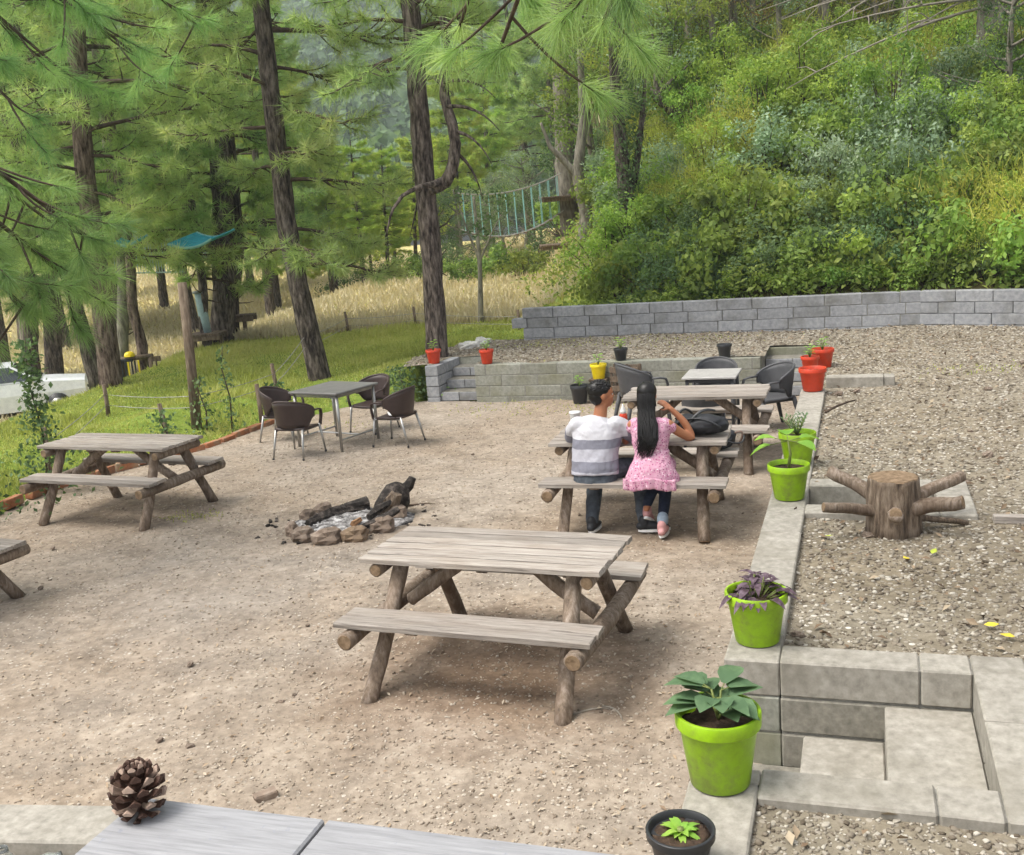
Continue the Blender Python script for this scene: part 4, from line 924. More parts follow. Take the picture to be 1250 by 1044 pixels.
x, y = gen_hill(85000); z = terr_z(x, y); C = np.stack([x, y, z + nrg.uniform(0, .6, len(x))], 1); V, F, A = leaves(C, unit(nrg.normal(size=(len(x), 3)) + [0, -.4, .8]), nrg.uniform(.06, .16, len(x)), nrg.random(len(x)), .55)
o = link('ground_cover', np_mesh('ground_cover', V, F, leaf_g, A)); tag(o, 'leafy undergrowth covering the hillside between shrubs', 'undergrowth', kind='stuff')
# sparse green tufts in the yard and on the terrace
n = 2600; px = [(-.1, 14.7, 1.2), (1.3, 14.2, 1.0), (3.0, 16.2, 1.2), (1.8, 16.8, 1.2), (.5, 17.2, .8), (-2.3, 14.2, .5), (4.6, 8.0, .4), (-3.2, 10.0, .3), (-.6, 6.8, .08), (5.5, 12, .8)]
Bs = []
for cx, cy, r in px:
    q = nrg.normal(size=(170, 2)) * [r * .5, r * .28] + [cx, cy]
    kt = keep_terr(q[:, 0], q[:, 1]); ky = keep_yard(q[:, 0], q[:, 1]); zz = np.where(kt, terrace_z(q[:, 0], q[:, 1]), 0.0); q3 = np.concatenate([q, zz[:, None]], 1); Bs.append(q3[kt | ky])
B = np.concatenate(Bs); V, F, A = needles(B, unit(nrg.normal(size=(len(B), 3)) * .6 + [0, 0, 1]), nrg.uniform(.02, .06, len(B)), np.full(len(B), .005), nrg.random(len(B)), .2); o = link('weed_sprouts', np_mesh('weed_sprouts', V, F, grass_g, A)); tag(o, 'tiny green sprouts growing through yard and terrace gravel', 'weeds', kind='stuff')

# --- far wooded ridges
m, t, b, o_ = newmat('far_forest_floor'); t.links.new(ramp(t, [(.3, lin('2f4028')), (.7, lin('4d6038'))], tex_noise(t, wpos(t), .06, 6, .7)), b.inputs['Base Color']); b.inputs['Roughness'].default_value = 1
def ridge_z(X, Y): return -6 + 88 * smooth(110, 420, Y) * (1 - .35 * smooth(20, 160, -X - 60)) + 40 * smooth(60, 260, X) * smooth(60, 200, Y) + 5 * np.sin(X * .03 + 1) + lump(X, Y, .045, 2.5)
hills = link('hills', grid_mesh('hills', np.arange(-420, 421, 12.0), np.arange(126, 640, 10.0), ridge_z, m)); tag(hills, kind='structure')
n = 2600; y = 128 + 330 * nrg.random(n); x = nrg.uniform(-.36, .1, n) * y; zb = ridge_z(x, y); Vs = []
hgt = nrg.uniform(7, 14, n); per = 46; d = unit(nrg.normal(size=(n * per, 3))); Cc = np.repeat(np.stack([x, y, zb + hgt * .5], 1), per, 0) + d * np.repeat(np.stack([hgt * .28, hgt * .28, hgt * .5], 1), per, 0)
V, F, A = leaves(Cc, unit(d + nrg.normal(size=d.shape) * .5), np.repeat(hgt * .19, per) * nrg.uniform(.6, 1.2, n * per), np.repeat(nrg.random(n), per), .7)
o = link('far_forest', np_mesh('far_forest', V, F, leaf_d, A)); tag(o, 'distant forest covering the hills beyond the meadow', 'forest', kind='stuff')

# leaf litter and wood chips, mostly under the hillside
n = 9000; D = 3.0 + 14 * nrg.random(n) ** .8; x = nrg.uniform(-.1, .55, n) * D; kt = keep_terr(x, D); x, D = x[kt], D[kt]; wd_ = -wall_d(x, D); kt = nrg.random(len(x)) < .25 + .75 * np.exp(-np.maximum(wd_, 0) / 1.6); x, D = x[kt], D[kt]; n = len(x)
litter_m = var_mat('leaf_litter', [(0, lin('463a2e')), (.4, lin('6f5d4b')), (.7, lin('8e7c66')), (1, lin('aa9d87'))])
V, F, A = leaves(np.stack([x, D, terrace_z(x, D) + nrg.uniform(.012, .03, n)], 1), unit(nrg.normal(size=(n, 3)) * .35 + [0, 0, 1]), nrg.uniform(.025, .07, n), nrg.random(n), .5, .3); o = link('leaf_litter', np_mesh('leaf_litter', V, F, litter_m, A)); tag(o, 'brown leaf litter and wood chips strewn over the terrace gravel', 'litter', kind='stuff')
chip_m = var_mat('yard_chip', [(0, lin('7d6a57')), (.4, lin('9a8770')), (.7, lin('a99a86')), (1, lin('b9ad9b'))])
n = 5000; D = 3.0 + 11 * nrg.random(n) ** 1.2; x = nrg.uniform(-.56, .3, n) * D; kt = keep_yard(x, D); x, D = x[kt], D[kt]; n = len(x)
V, F, A = leaves(np.stack([x, D, yard_z(x, D) + nrg.uniform(.004, .012, n)], 1), unit(nrg.normal(size=(n, 3)) * .25 + [0, 0, 1]), nrg.uniform(.012, .045, n), nrg.random(n), .4, .2); o = link('yard_chips', np_mesh('yard_chips', V, F, chip_m, A)); tag(o, 'small dry chips and needles strewn over the yard', 'litter', kind='stuff')
# air between here and the far hills
hz_m = bpy.data.materials.new('haze_air'); hz_m.use_nodes = True; ht = hz_m.node_tree; ht.nodes.clear(); ho = ht.nodes.new('ShaderNodeOutputMaterial'); hv = ht.nodes.new('ShaderNodeVolumePrincipled'); hv.inputs['Color'].default_value = (.86, .93, 1.0, 1); hv.inputs['Density'].default_value = .0009; hv.inputs['Anisotropy'].default_value = .2; ht.links.new(hv.outputs[0], ho.inputs['Volume'])
HZ = MB().box((0, 310, 52), (1100, 690, 150)).build('haze', hz_m); tag(HZ, 'pale bluish air fading the distant hills', 'haze', kind='stuff')
# ================================================================== OBJECTS
_pl = {}
def plank(parent, name, c, L, Wd, H_, rz=0.0):
    k = rnd.randrange(3); key = (round(L, 2), round(Wd, 3), k)
    if key not in _pl:
        mb = MB(); n = 6; x = [-L / 2 + L * i / n for i in range(n + 1)]; vs = []
        for i in range(n + 1):
            jy = .0035 if 0 < i < n else .006; e = .004 if i in (0, n) else 0
            for y, z in ((-Wd / 2, -H_ / 2), (Wd / 2, -H_ / 2), (Wd / 2, H_ / 2 - .006 - e), (Wd / 2 - .007, H_ / 2 - e), (-Wd / 2 + .007, H_ / 2 - e), (-Wd / 2, H_ / 2 - .006 - e)):
                vs.append((x[i] + (rnd.uniform(-.006, .006) if i in (0, n) else 0), y + rnd.uniform(-jy, jy) * .6, z + rnd.uniform(-.0015, .0015)))
        fs = [(5, 4, 3, 2, 1, 0), tuple(n * 6 + q for q in range(6))]
        for i in range(n):
            for q in range(6): fs.append((i * 6 + q, i * 6 + (q + 1) % 6, (i + 1) * 6 + (q + 1) % 6, (i + 1) * 6 + q))
        mb.add(vs, fs); _pl[key] = mb.mesh('plank', wood_plank)
    return link(name, _pl[key], parent, c, (0, 0, rz))
def log(parent, name, a, b, r, mat=None, ends=True):
    a, b = Vector(a), Vector(b); pts = [a.lerp(b, i / 7) for i in range(8)]
    sg = Vector((rnd.uniform(-1, 1), rnd.uniform(-1, 1), 0)) * .016
    pts = [p + sg * math.sin(math.pi * i / 7) for i, p in enumerate(pts)]
    o = MB().tube(pts, [r * rnd.uniform(.95, 1.06) for _ in range(8)], 14, rough=.20).build(name, mat or wood_leg, parent, True)
    if ends:
        for p, q in ((a, b), (b, a)):
            d = (p - q).normalized(); MB().tube([p - d * .004, p + d * .004], [r * .93, r * .86], 12).build('cut_end', cut_wood, o)
    return o
def picnic(label, c, rz, L=1.55, top_w=.72, spread=.61, bench=.57):
    t = empty('picnic_table', (c[0], c[1], 0), rz, label, 'picnic table', 'log picnic tables')
    xf = L / 2 - .19; n = 6; pw = top_w / n
    for k in range(n): plank(t, 'plank', (rnd.uniform(-.01, .01), -top_w / 2 + pw * (k + .5), .735 + rnd.uniform(-.004, .004)), L, pw - .019, .034)
    for s in (-1, 1):
        for k in range(2): plank(t, 'bench_plank', (rnd.uniform(-.015, .015), s * (bench - .065 - .13 * k), .452), L * 1.03, .124, .036)
    for sx in (-1, 1):
        for sy in (-1, 1): log(t, 'leg', (sx * (xf + .03), sy * spread, -.02), (sx * (xf - .01), sy * .17, .71), .047)
        log(t, 'crossbeam', (sx * (xf + .125), -bench - .05, .375), (sx * (xf + .125), bench + .05, .375), .049)
        log(t, 'top_beam', (sx * (xf + .10), -.31, .67), (sx * (xf + .10), .31, .67), .040)
        log(t, 'brace', (sx * (xf + .05), .0, .37), (sx * .16, .0, .70), .042, ends=False)
        MB().box((sx * .16, 0, .703), (.09, .5, .03), b=.004).build('batten', wood_leg, t)
        for s in (-1, 1): MB().box((sx * (L * .2), s * (bench - .13), .424), (.08, .2, .022), b=.003).build('batten', wood_leg, t)
    return t
picnic('weathered log picnic table standing empty beside the fire pit', (-.15, 6.03), R(-22), 1.50, .68, .66, .65)
picnic('log picnic table where the couple sits, bag on top', (1.11, 8.88), R(-17.5), 1.50, .68, .62, .65)
picnic('log picnic table between the couple and the charcoal chairs', (1.94, 10.72), R(-18), 1.45, .66, .62, .64)
picnic('log picnic table beside the grass bank and tall leaning post', (-3.97, 10.42), R(-24), 1.62, .62, .52, .56)
picnic('log picnic table of which only one corner shows at the yard edge', (-4.85, 7.70), R(-24), 1.5, .68, .64, .65)

# --- chairs and square tables
def chair_proto(shell, legm, style):
    t = empty('armchair', (0, 0, -40)); seat_h = .43
    mb = MB(); n = 9; vs = []; fs = []
    for j in range(n):
        for i in range(n):
            u = -1 + 2 * i / (n - 1); v = -1 + 2 * j / (n - 1); x = u * (.235 - .02 * v * 0); y = v * .225 + .0
            if abs(u) + abs(v) > 1.75: x *= .95; y *= .95
            vs.append((x, y, seat_h + .012 * (u * u) + (.018 * v * v if v > 0 else 0) - .01 - (.03 * max(0, -v - .8) * 5 * .2)))
    for j in range(n - 1):
        for i in range(n - 1): a = j * n + i; fs.append((a, a + 1, a + n + 1, a + n))
    mb.add(vs, fs); o = mb.build('seat', shell, t, True); so = o.modifiers.new('thick', 'SOLIDIFY'); so.thickness = .03
    # backrest shell wraps round: local +y is the back
    mb = MB(); vs = []; fs = []; na, nh = 25, 7
    for i in range(na):
        a = R(-98 + 196 * i / (na - 1)); k = math.cos(a); tz_ = .66 + .17 * max(0, (k + .14) / 1.14) ** .7; bz = .44 + (.0 if k > .45 else .13 * min(1, (.45 - k) / .35))
        for j in range(nh):
            v = j / (nh - 1); z = bz + (tz_ - bz) * v; out = 1 + .10 * (z - .44) / .4; lean = .16 * (z - .44) * max(0, k)
            vs.append((math.sin(a) * .275 * out, k * .235 + lean + .0, z))
    for i in range(na - 1):
        for j in range(nh - 1): a = i * nh + j; fs.append((a, a + nh, a + nh + 1, a + 1))
    mb.add(vs, fs); o = mb.build('backrest', shell, t, True); so = o.modifiers.new('thick', 'SOLIDIFY'); so.thickness = .022; so.offset = 0
    rim = MB(); rp = [Vector(vs[i * nh + nh - 1]) for i in range(na)]; rim.tube(rp, .016, 6); rim.build('rim', shell, o, True)
    for s in (-1, 1):
        arm = MB(); a0 = Vector((s * .282, -.03, .655)); a1 = Vector((s * .275, -.22, .635)); a2 = Vector((s * .25, -.245, .50)); a3 = Vector((s * .235, -.235, .41))
        arm.tube([a0, a0.lerp(a1, .6) + Vector((0, 0, .01)), a1, a1.lerp(a2, .5) + Vector((0, -.012, 0)), a2, a3], [(.026, .014)] * 3 + [(.028, .015)] * 3, 8, side=(1, 0, 0)); arm.build('armrest', shell, t, True)
        for q, (x0, y0, x1, y1) in enumerate(((.225, -.225, .26, -.27), (.215, .2, .245, .30))):
            MB().tube([(s * x0, y0, .43), (s * (x0 * .4 + x1 * .6), y0 * .4 + y1 * .6, .18), (s * x1, y1, .012)], [.019, .015, .0125] if style == 'brown' else [.03, .024, .018], 10).build('leg', legm, t, True)
            if style == 'brown': MB().tube([(s * x1, y1, .0), (s * x1, y1, .03)], .016, 8).build('foot_cap', blackp, t)
        MB().tube([(s * .22, -.23, .40), (s * .215, .21, .40)], .014, 6).build('side_rail', legm, t)
    return t
def square_table(label, c, rz, w_, topm, legm, h=.73):
    t = empty('square_table', (c[0], c[1], 0), rz, label, 'table')
    MB().box((0, 0, h - .014), (w_, w_, .028), b=.006).build('tabletop', topm, t); MB().box((0, 0, h - .05), (w_ - .1, w_ - .1, .04), b=.004).build('apron', legm, t)
    k = w_ / 2 - .055
    for sx in (-1, 1):
        for sy in (-1, 1): MB().tube([(sx * k, sy * k, h - .03), (sx * k * 1.02, sy * k * 1.02, 0)], [.021, .018], 10).build('leg', legm, t, True)
    for s in (-1, 1): MB().tube([(s * k, -k, .14), (s * k, k, .14)], .011, 6).build('stretcher', legm, t)
    MB().tube([(-k, 0, .14), (k, 0, .14)], .011, 6).build('stretcher', legm, t)
    return t
cpb = chair_proto(brownp, alu, 'brown'); cpg = chair_proto(greyp, greyp, 'grey'); kids_index()
square_table('square dark grey table with metal legs among brown chairs', (-2.2, 13.05), R(-33), .80, tabletop_grey, alu)
def setchair(pr, x, y, face, label, group, sc=.9):      # face: direction the sitter looks, degrees from +y clockwise
    c = dup(pr, None, (x, y, 0), (0, 0, R(180 - face)), (sc, sc, sc), label, group); c['category'] = 'chair'; return c
B_ = 'brown chairs around the square table'
setchair(cpb, -2.6, 12.50, 22, 'brown plastic armchair with its back to the fire pit, at the grey table', B_, .86)
setchair(cpb, -2.98, 13.5, 105, 'brown plastic armchair between the grey table and grass bank', B_, .86)
setchair(cpb, -1.83, 13.75, 215, 'brown plastic armchair on the pine side of the grey table', B_, .86)
setchair(cpb, -1.42, 12.78, 295, 'brown plastic armchair facing the grey table, white cloth on its seat', B_, .86)
ct = MB().add([(-.12, -.1, .012), (.1, -.13, .016), (.13, .08, .02), (-.08, .12, .014), (0, 0, .04), (-.02, -.13, .0)], [(0, 5, 4), (5, 1, 4), (1, 2, 4), (2, 3, 4), (3, 0, 4)]).build('white_cloth', white_m, None, True, (-1.42, 12.78, .38), (0, 0, .4)); tag(ct, 'crumpled white cloth lying on a brown chair seat', 'cloth')
so = ct.modifiers.new('t', 'SOLIDIFY'); so.thickness = .008
G_ = 'charcoal chairs around the pale table'
square_table('small pale square table among charcoal woven chairs', (2.38, 12.1), R(-19), .62, tabletop_pale, greyp, .70)
setchair(cpg, 1.60, 12.55, 78, 'charcoal woven armchair beside the wooden crate, at the pale table', G_, 1.0)
setchair(cpg, 2.15, 11.45, 15, 'charcoal woven armchair tucked behind the back picnic table', G_, .84)
setchair(cpg, 2.60, 12.95, 195, 'charcoal woven armchair between the pale table and block wall', G_, .86)
setchair(cpg, 3.02, 11.95, 255, 'charcoal woven armchair beside the steps and red pots', G_, .92)
for pr in (cpb, cpg):
    for ch in KIDS[pr.name]:
        for g in KIDS.get(ch.name, []): bpy.data.objects.remove(g)
        bpy.data.objects.remove(ch)
    bpy.data.objects.remove(pr)
KIDS.clear()

# --- plant pots
def leaf_blade(mb, base, direc, L, Wd, droop=.3, n=4, up=Vector((0, 0, 1))):
    d = Vector(direc).normalized(); sd = d.cross(up); sd = sd.normalized() if sd.length > .05 else Vector((1, 0, 0)); vs = []; fs = []
    prof = [.25, .85, 1.0, .7, .05] if n == 4 else [.4, 1, .05]
    for i, w_ in enumerate(prof):
        u = i / (len(prof) - 1); c = Vector(base) + d * L * u + Vector((0, 0, -droop * L * u * u)); nrm = sd.cross(d).normalized()
        vs += [c - sd * Wd * .5 * w_ + nrm * Wd * .14 * w_, c.copy(), c + sd * Wd * .5 * w_ + nrm * Wd * .14 * w_]
    for i in range(len(prof) - 1):
        a = i * 3; fs += [(a, a + 1, a + 4, a + 3), (a + 1, a + 2, a + 5, a + 4)]
    mb.add(vs, fs)
def potmesh(r, h, mat, root, square=False):
    prof = [(r * .70, 0), (r * .72, .004), (r * .93, h * .80), (r * .935, h * .805), (r * 1.0, h * .81), (r * 1.02, h * .82), (r * 1.03, h * .985), (r * 1.01, h), (r * .95, h), (r * .92, h * .97), (r * .88, h * .84)]
    o = MB().lathe(prof, 40).build('pot_body', mat, root, True); mod = o.modifiers.new('split', 'EDGE_SPLIT'); mod.split_angle = R(40)
    s = MB(); n = 14; s.lathe([(r * .89, h * .84), (r * .7, h * .865), (r * .4, h * .88), (.0005, h * .885)], 22); s.v = [(x, y, z + rnd.uniform(-.006, .006)) for x, y, z in s.v]; s.build('soil', soil, root, True)
def pot(label, loc, r, h, mat, plant=None, name='plant_pot', group=None):
    t = empty(name, loc, rnd.uniform(0, 6), label, 'plant pot', group); potmesh(r, h, mat, t)
    rg = random.Random(int(loc[0] * 1000) + int(loc[1] * 77)); mb = MB(); stm = MB(); top = Vector((0, 0, h * .87))
    if plant == 'bigleaf':
        for k in range(8):
            a = k * 2.4; hgt = .035 + .012 * k; q = top + Vector((.02 * math.cos(a), .02 * math.sin(a), hgt)); stm.tube([top, top.lerp(q, .6) + Vector((.006, 0, 0)), q], [.006, .005, .004], 6)
            for j in range(3):
                b = a + rg.uniform(-.9, .9); d = Vector((math.cos(b), math.sin(b), rg.uniform(.05, .5))); p = q + d.normalized() * .035; stm.tube([q, p], .0025, 4); leaf_blade(mb, p, d, rg.uniform(.10, .16), rg.uniform(.075, .11), .35)
        lm = leaf_plant
    elif plant == 'purple':
        for k in range(44):
            a = rg.uniform(0, 6.28); rr = rg.uniform(0, r * .8); p = top + Vector((rr * math.cos(a), rr * math.sin(a), rg.uniform(.0, .13) * (1.1 - rr / r))); d = Vector((math.cos(a), math.sin(a), rg.uniform(-.1, .7))); leaf_blade(mb, p, d, rg.uniform(.07, .12), rg.uniform(.035, .05), .5); stm.tube([top + Vector((rr * .4 * math.cos(a), rr * .4 * math.sin(a), -.01)), p], .003, 4)
        for k in range(8):
            p = top + Vector((-r * .95 - .025 * k, -.02 + .01 * k, .05 - .006 * k)); a = rg.uniform(0, 6.28); leaf_blade(mb, p, (math.cos(a) - .3, math.sin(a), .2), .08, .04, .4)
        stm.tube([top, top + Vector((-r * .9, 0, .06)), top + Vector((-r * 1.85, .03, .02))], .004, 5); lm = leaf_purple
    elif plant == 'stalk':
        q = top + Vector((.0, .0, .20)); stm.tube([top, top + Vector((.015, 0, .1)), q], [.012, .010, .007], 7)
        for a, l, dz in ((math.pi * .98, .12, .25), (math.pi * .9, .16, -.25), (.2, .12, .1), (1.4, .11, .3), (-.9, .10, .0)):
            d = Vector((math.cos(a), math.sin(a), dz)); p = q + d.normalized() * l * .8; stm.tube([q, p], .0035, 5); leaf_blade(mb, p, d, .15, .12, .3)
        lm = leaf_lime; t.rotation_euler.z = 0
    elif plant == 'fern':
        for k in range(14):
            a = k * 2.4; d = Vector((math.cos(a) * .5, math.sin(a) * .5, rg.uniform(.5, 1.2))).normalized(); q = top + d * .16
            stm.tube([top, q], .003, 4)
            for j in range(5):
                p = top + d * .035 * (j + 1)
                for s in (-1, 1): leaf_blade(mb, p, d + Vector((-d.y, d.x, 0)) * s * 1.4, .05, .014, .2, 2)
        lm = leaf_plant
    elif plant == 'rosette':
        for k in range(20):
            a = k * 2.4; d = Vector((math.cos(a), math.sin(a), rg.uniform(.3, 1.3))); leaf_blade(mb, top, d, rg.uniform(.06, .10), .026, .5)
        stm.tube([top - Vector((0, 0, .01)), top + Vector((0, 0, .02))], .012, 6); lm = leaf_lime
    elif plant == 'sprig':
        for k in range(11):
            a = k * 2.4; q = top + Vector((.03 * math.cos(a), .03 * math.sin(a), .05 + .011 * k)); stm.tube([top, q], .003, 4)
            for j in range(2): b = a + rg.uniform(-1, 1); leaf_blade(mb, q, (math.cos(b), math.sin(b), .4), .065, .035, .3)
        lm = leaf_lime
    if plant: mb.build('leaves', lm, t, True); stm.build('stem', stem_m, t, True)
    return t
stem_m = flat('plant_stem', lin('6f7a3c'), .6); leaf_plant = foliage('pot_leaves', lin('43593d'), lin('68805b'), lin('97aa88'), 9, .25, .05, .01)
leaf_purple = foliage('purple_leaves', lin('33232b'), lin('6d5d68'), lin('a9a6ae'), 28, .15, .05, .01, tcol=(1, .8, .9, 1)); leaf_lime = foliage('lime_leaves', lin('648d33'), lin('8fb44a'), lin('b6d274'), 12, .35, .05, .01)
def wtop(px, py): p = P(px, py, TOP); return p
p = wtop(879, 953); pot('largest lime green pot with broad leafed plant beside the sunken steps', WS(.0, .115, TOP + .003), .155, .29, lime, 'bigleaf')
p = wtop(927, 780); pot('lime green pot of purple striped trailing leaves', WS(1.33, .135, TOP + .003), .148, .255, lime, 'purple')
p = wtop(966, 606); pot('lime green pot with tall stalk and few wide leaves', WS(3.88, .135, TOP + .003), .145, .25, lime, 'stalk')
p = wtop(984, 562); pot('lime green pot with ferny plant, behind the stalk plant pot', WS(4.92, .14, TOP + .003), .145, .25, lime, 'fern')
p = P(833, 1050, TOP); pot('small black pot of green rosette on the wall end', WS(-.565, .06, TOP + .003), .11, .15, blackp, 'rosette')
q = P(990, 466, TOP); pot('large red pot standing on the long wall end', WS(8.16, .13, TOP + .003), .145, .25, redp)
q = sub(CLEN + .25) + cN * .15; z_ = ter(5.9, 15.9)
pot('red pot with leafy sprig behind the large red pot', (3.95, 13.0, ter(3.95, 13.0) - .01), .14, .24, redp, 'sprig'); pot('small red pot beside the leafy red pot', (3.72, 12.75, ter(3.72, 12.75) - .01), .11, .20, redp, 'sprig')
q = sub(.1); pot('red pot beside the foot of the tall pine', (q.x + .05, q.y + .28, TOP + .003), .115, .21, redp, 'sprig')
q = sub(.98) + cN * .1; pot('red pot with small upright plant on the wall beside the steps', (q.x, q.y, TOP + .003), .105, .21, redp, 'sprig')
q = sub(2.72) + cN * -.13; pot('yellow pot before the mossy block wall', (q.x, q.y, .33), .115, .21, yellowp, 'sprig')
q = sub(3.05) + cN * .1; pot('small black pot with sprig on the wall above the crate', (q.x - .05, q.y, TOP + .003), .10, .17, blackp, 'sprig')
q = sub(4.45) + cN * .1; pot('small empty black pot on the wall beside the steps', (q.x, q.y, TOP + .003), .10, .18, blackp)
q = sub(2.45) + cN * -.22; pot('black pot with green sprig on the ground against block wall', (q.x, q.y, .0), .13, .26, blackp, 'sprig')
# crate and stand
q = sub(3.12) + cN * -.17; cr = empty('wooden_crate', (q.x, q.y, 0), math.atan2(cV.y, cV.x), 'dark slatted wooden crate stacked against the mossy block wall', 'crate')
for k in range(4):
    MB().box((0, -.13, .08 + .13 * k), (.40, .02, .075), b=.003).build('slat', wood_post, cr); MB().box((0, .11, .08 + .13 * k), (.40, .02, .075), b=.003).build('slat', wood_post, cr)
for sx in (-1, 0, 1):
    for sy in (-.11, .09): MB().box((sx * .18, sy, .26), (.035, .02, .52), b=.003).build('post', wood_post, cr)
q = sub(2.72) + cN * -.13; sd_ = empty('pot_stand', (q.x, q.y, 0), math.atan2(cV.y, cV.x), 'small dark stool holding up the yellow pot', 'stand'); MB().box((0, 0, .315), (.26, .2, .03), b=.004).build('top', wood_post, sd_)
for sx in (-1, 1):
    for sy in (-1, 1): MB().box((sx * .1, sy * .075, .15), (.03, .03, .3), b=.003).build('leg', wood_post, sd_)

# --- branched stump
p = P(1103, 650, .55); sb = (p.x, p.y + .16, ter(p.x, p.y + .16)); stp = empty('tree_stump', sb, 0, 'barked tree stump with sawn branch stubs on the terrace', 'stump'); stp.scale = (.78, .78, .8)
mb = MB(); mb.tube([(.0, 0, -.03), (.0, 0, .08), (.0, 0, .2), (0, 0, .32), (0, 0, .42), (.0, 0, .455)], [.225, .218, .212, .208, .20, .197], 36, rough=.13); mb.build('trunk', stump_bark, stp, True)
MB().tube([(0, 0, .448), (0, 0, .462)], [.195, .188], 36, rough=.1).build('cut_top', cut_wood, stp)
def stub(a, b, r, nm='branch'):
    a, b = Vector(a), Vector(b); pts = [a.lerp(b, k / 6) + Vector((0, 0, .007 * math.sin(k * 1.1 + r * 90))) * (0 < k < 6) for k in range(7)]; o = MB().tube(pts, [r * 1.5, r * 1.2, r * 1.05, r, r, r * .98, r * .97], 14, rough=.24).build(nm, stump_bark if r < .04 else wood_leg, stp, True)
    d = (b - a).normalized(); MB().tube([b - d * .003, b + d * .004], [r * .9, r * .82], 14).build('cut_end', cut_wood, o)
stub((-.10, -.02, .19), (-.60, -.06, .27), .042); stub((-.10, .12, .28), (-.42, .36, .45), .052); stub((.12, .06, .24), (.66, .22, .36), .050); stub((.08, -.12, .22), (.42, -.34, .31), .054); stub((-.05, -.16, .18), (-.09, -.28, .23), .058); stub((.12, -.04, .14), (.60, -.02, .03), .024)

ash_white = basic('pale_rubble', [(.3, lin('a5a29b')), (.6, lin('cfccc6')), (.8, lin('e6e4df'))], 7, (1, 1, 1), .9, .6, .01, .15)
# --- fire pit
fp = Vector((-1.5, 9.28, 0)); ft = empty('fire_pit', fp, 0, 'ring of rough stones filled with pale ash and charred wood', 'fire pit')
rg = random.Random(3)
for k, (px, py, s, c) in enumerate([(372, 662, .2, 0), (402, 664, .26, 0), (436, 662, .24, 1), (468, 650, .24, 0), (486, 636, .2, 0), (358, 656, .12, 0), (378, 640, .16, 1), (396, 632, .18, 1)]):
    q = P(px, py, 0) - fp; MB().ell((0, 0, 0), (s * .55, s * .42, .09), 12, 8, Matrix.Rotation(rg.uniform(-.4, .4), 3, 'Z'), .45, 1.7).build('stone', stone_m if k != 2 else basic('ochre_stone', [(.3, lin('55463a')), (.6, lin('766450')), (.8, lin('8f7d66'))], 8), ft, False, (q.x, q.y, .06))
mb = MB(); c0 = P(428, 640, 0) - fp; n = 18
mb.lathe([(.66, -.005), (.54, .035), (.36, .06), (.18, .075), (.001, .08)], 30); mb.v = [(x * 1.0 + c0.x, y * .62 + c0.y, z + rg.uniform(-.008, .012)) for x, y, z in mb.v]; mb.build('ash_bed', ash, ft, True)
fl = MB(); cb = MB()
for k in range(90):
    a = rg.uniform(0, 6.28); r = .35 + rg.random() * .55; s_ = rg.uniform(.015, .05); cb.box((c0.x + r * math.cos(a), c0.y + r * math.sin(a) * .75, .012), (s_, s_ * .6, s_ * .5), Euler((rg.uniform(-.5, .5), rg.uniform(-.5, .5), rg.uniform(0, 6))).to_matrix(), jit=.004)
tag(cb.build('charcoal_bits', char_wood, ft), kind='stuff')
for k in range(220):
    a = rg.uniform(0, 6.28); r = rg.random() ** .6 * .5; fl.box((c0.x + r * math.cos(a), c0.y + r * math.sin(a) * .6, .055 + rg.uniform(-.01, .015)), (rg.uniform(.02, .06), rg.uniform(.01, .03), .012), Euler((rg.uniform(-.5, .5), rg.uniform(-.5, .5), rg.uniform(0, 6))).to_matrix())
tag(fl.build('ash_flakes', ash, ft), kind='stuff')
def clog(pts, rad, nm='charred_log', mat=None): return MB().tube([Vector(q) - Vector((fp.x, fp.y, 0)) for q in pts], rad, 12, rough=.5, wob=.06).build(nm, mat or char_wood, ft, False)
A = P(376, 640, .07); B = P(403, 629, .08); C = P(422, 623, .08); Dd = P(450, 617, .09)
clog([A, A.lerp(B, .5), B], [.04, .055, .05]); clog([B, B.lerp(C, .5), C], [.055, .06, .055]); clog([C, C.lerp(Dd, .5), Dd], [.06, .065, .085])
clog([P(450, 632, .1), P(462, 622, .14), P(478, 612, .2)], [.03, .035, .02]); clog([P(440, 645, .08), P(470, 632, .13), P(486, 622, .17)], [.025, .03, .025])
clog([P(430, 640, .08), P(440, 634, .09)], [.028, .02], 'ember_log', basic('scorched_orange_wood', [(.3, lin('6d4c33')), (.6, lin('92704f')), (.8, lin('a98a69'))], 10))
e1 = P(470, 628, .06); e3 = P(497, 600, .0)
stb = MB(); o1 = P(474, 634, 0); stb.tube([Vector((o1.x - .04, o1.y, -.02)), Vector((o1.x + .02, o1.y + .04, .08)), Vector((o1.x + .08, o1.y + .08, .18)), Vector((o1.x + .11, o1.y + .1, .27)), Vector((o1.x + .12, o1.y + .12, .30))], [.12, .15, .15, .11, .06], 16, rough=.5)
stb.v = [tuple(Vector(v) - Vector((fp.x, fp.y, 0))) for v in stb.v]; hb = stb.build('charred_stump', char_wood, ft, True)
clog([(o1.x + .13, o1.y + .1, .22), (o1.x + .21, o1.y + .13, .28), (o1.x + .25, o1.y + .14, .35)], [.06, .045, .03], 'stump_knob')
clog([(o1.x - .02, o1.y - .08, .05), (o1.x + .06, o1.y - .05, .16), (o1.x + .10, o1.y - .06, .26)], [.05, .07, .05], 'bark_scar', stump_bark)
stk = MB().tube([P(486, 618, .04), P(520, 615, .02), P(533, 616, .015)], [.012, .01, .006], 6).build('stick', twig_m, None, True); tag(stk, 'thin dry stick lying behind the charred stump', 'stick')
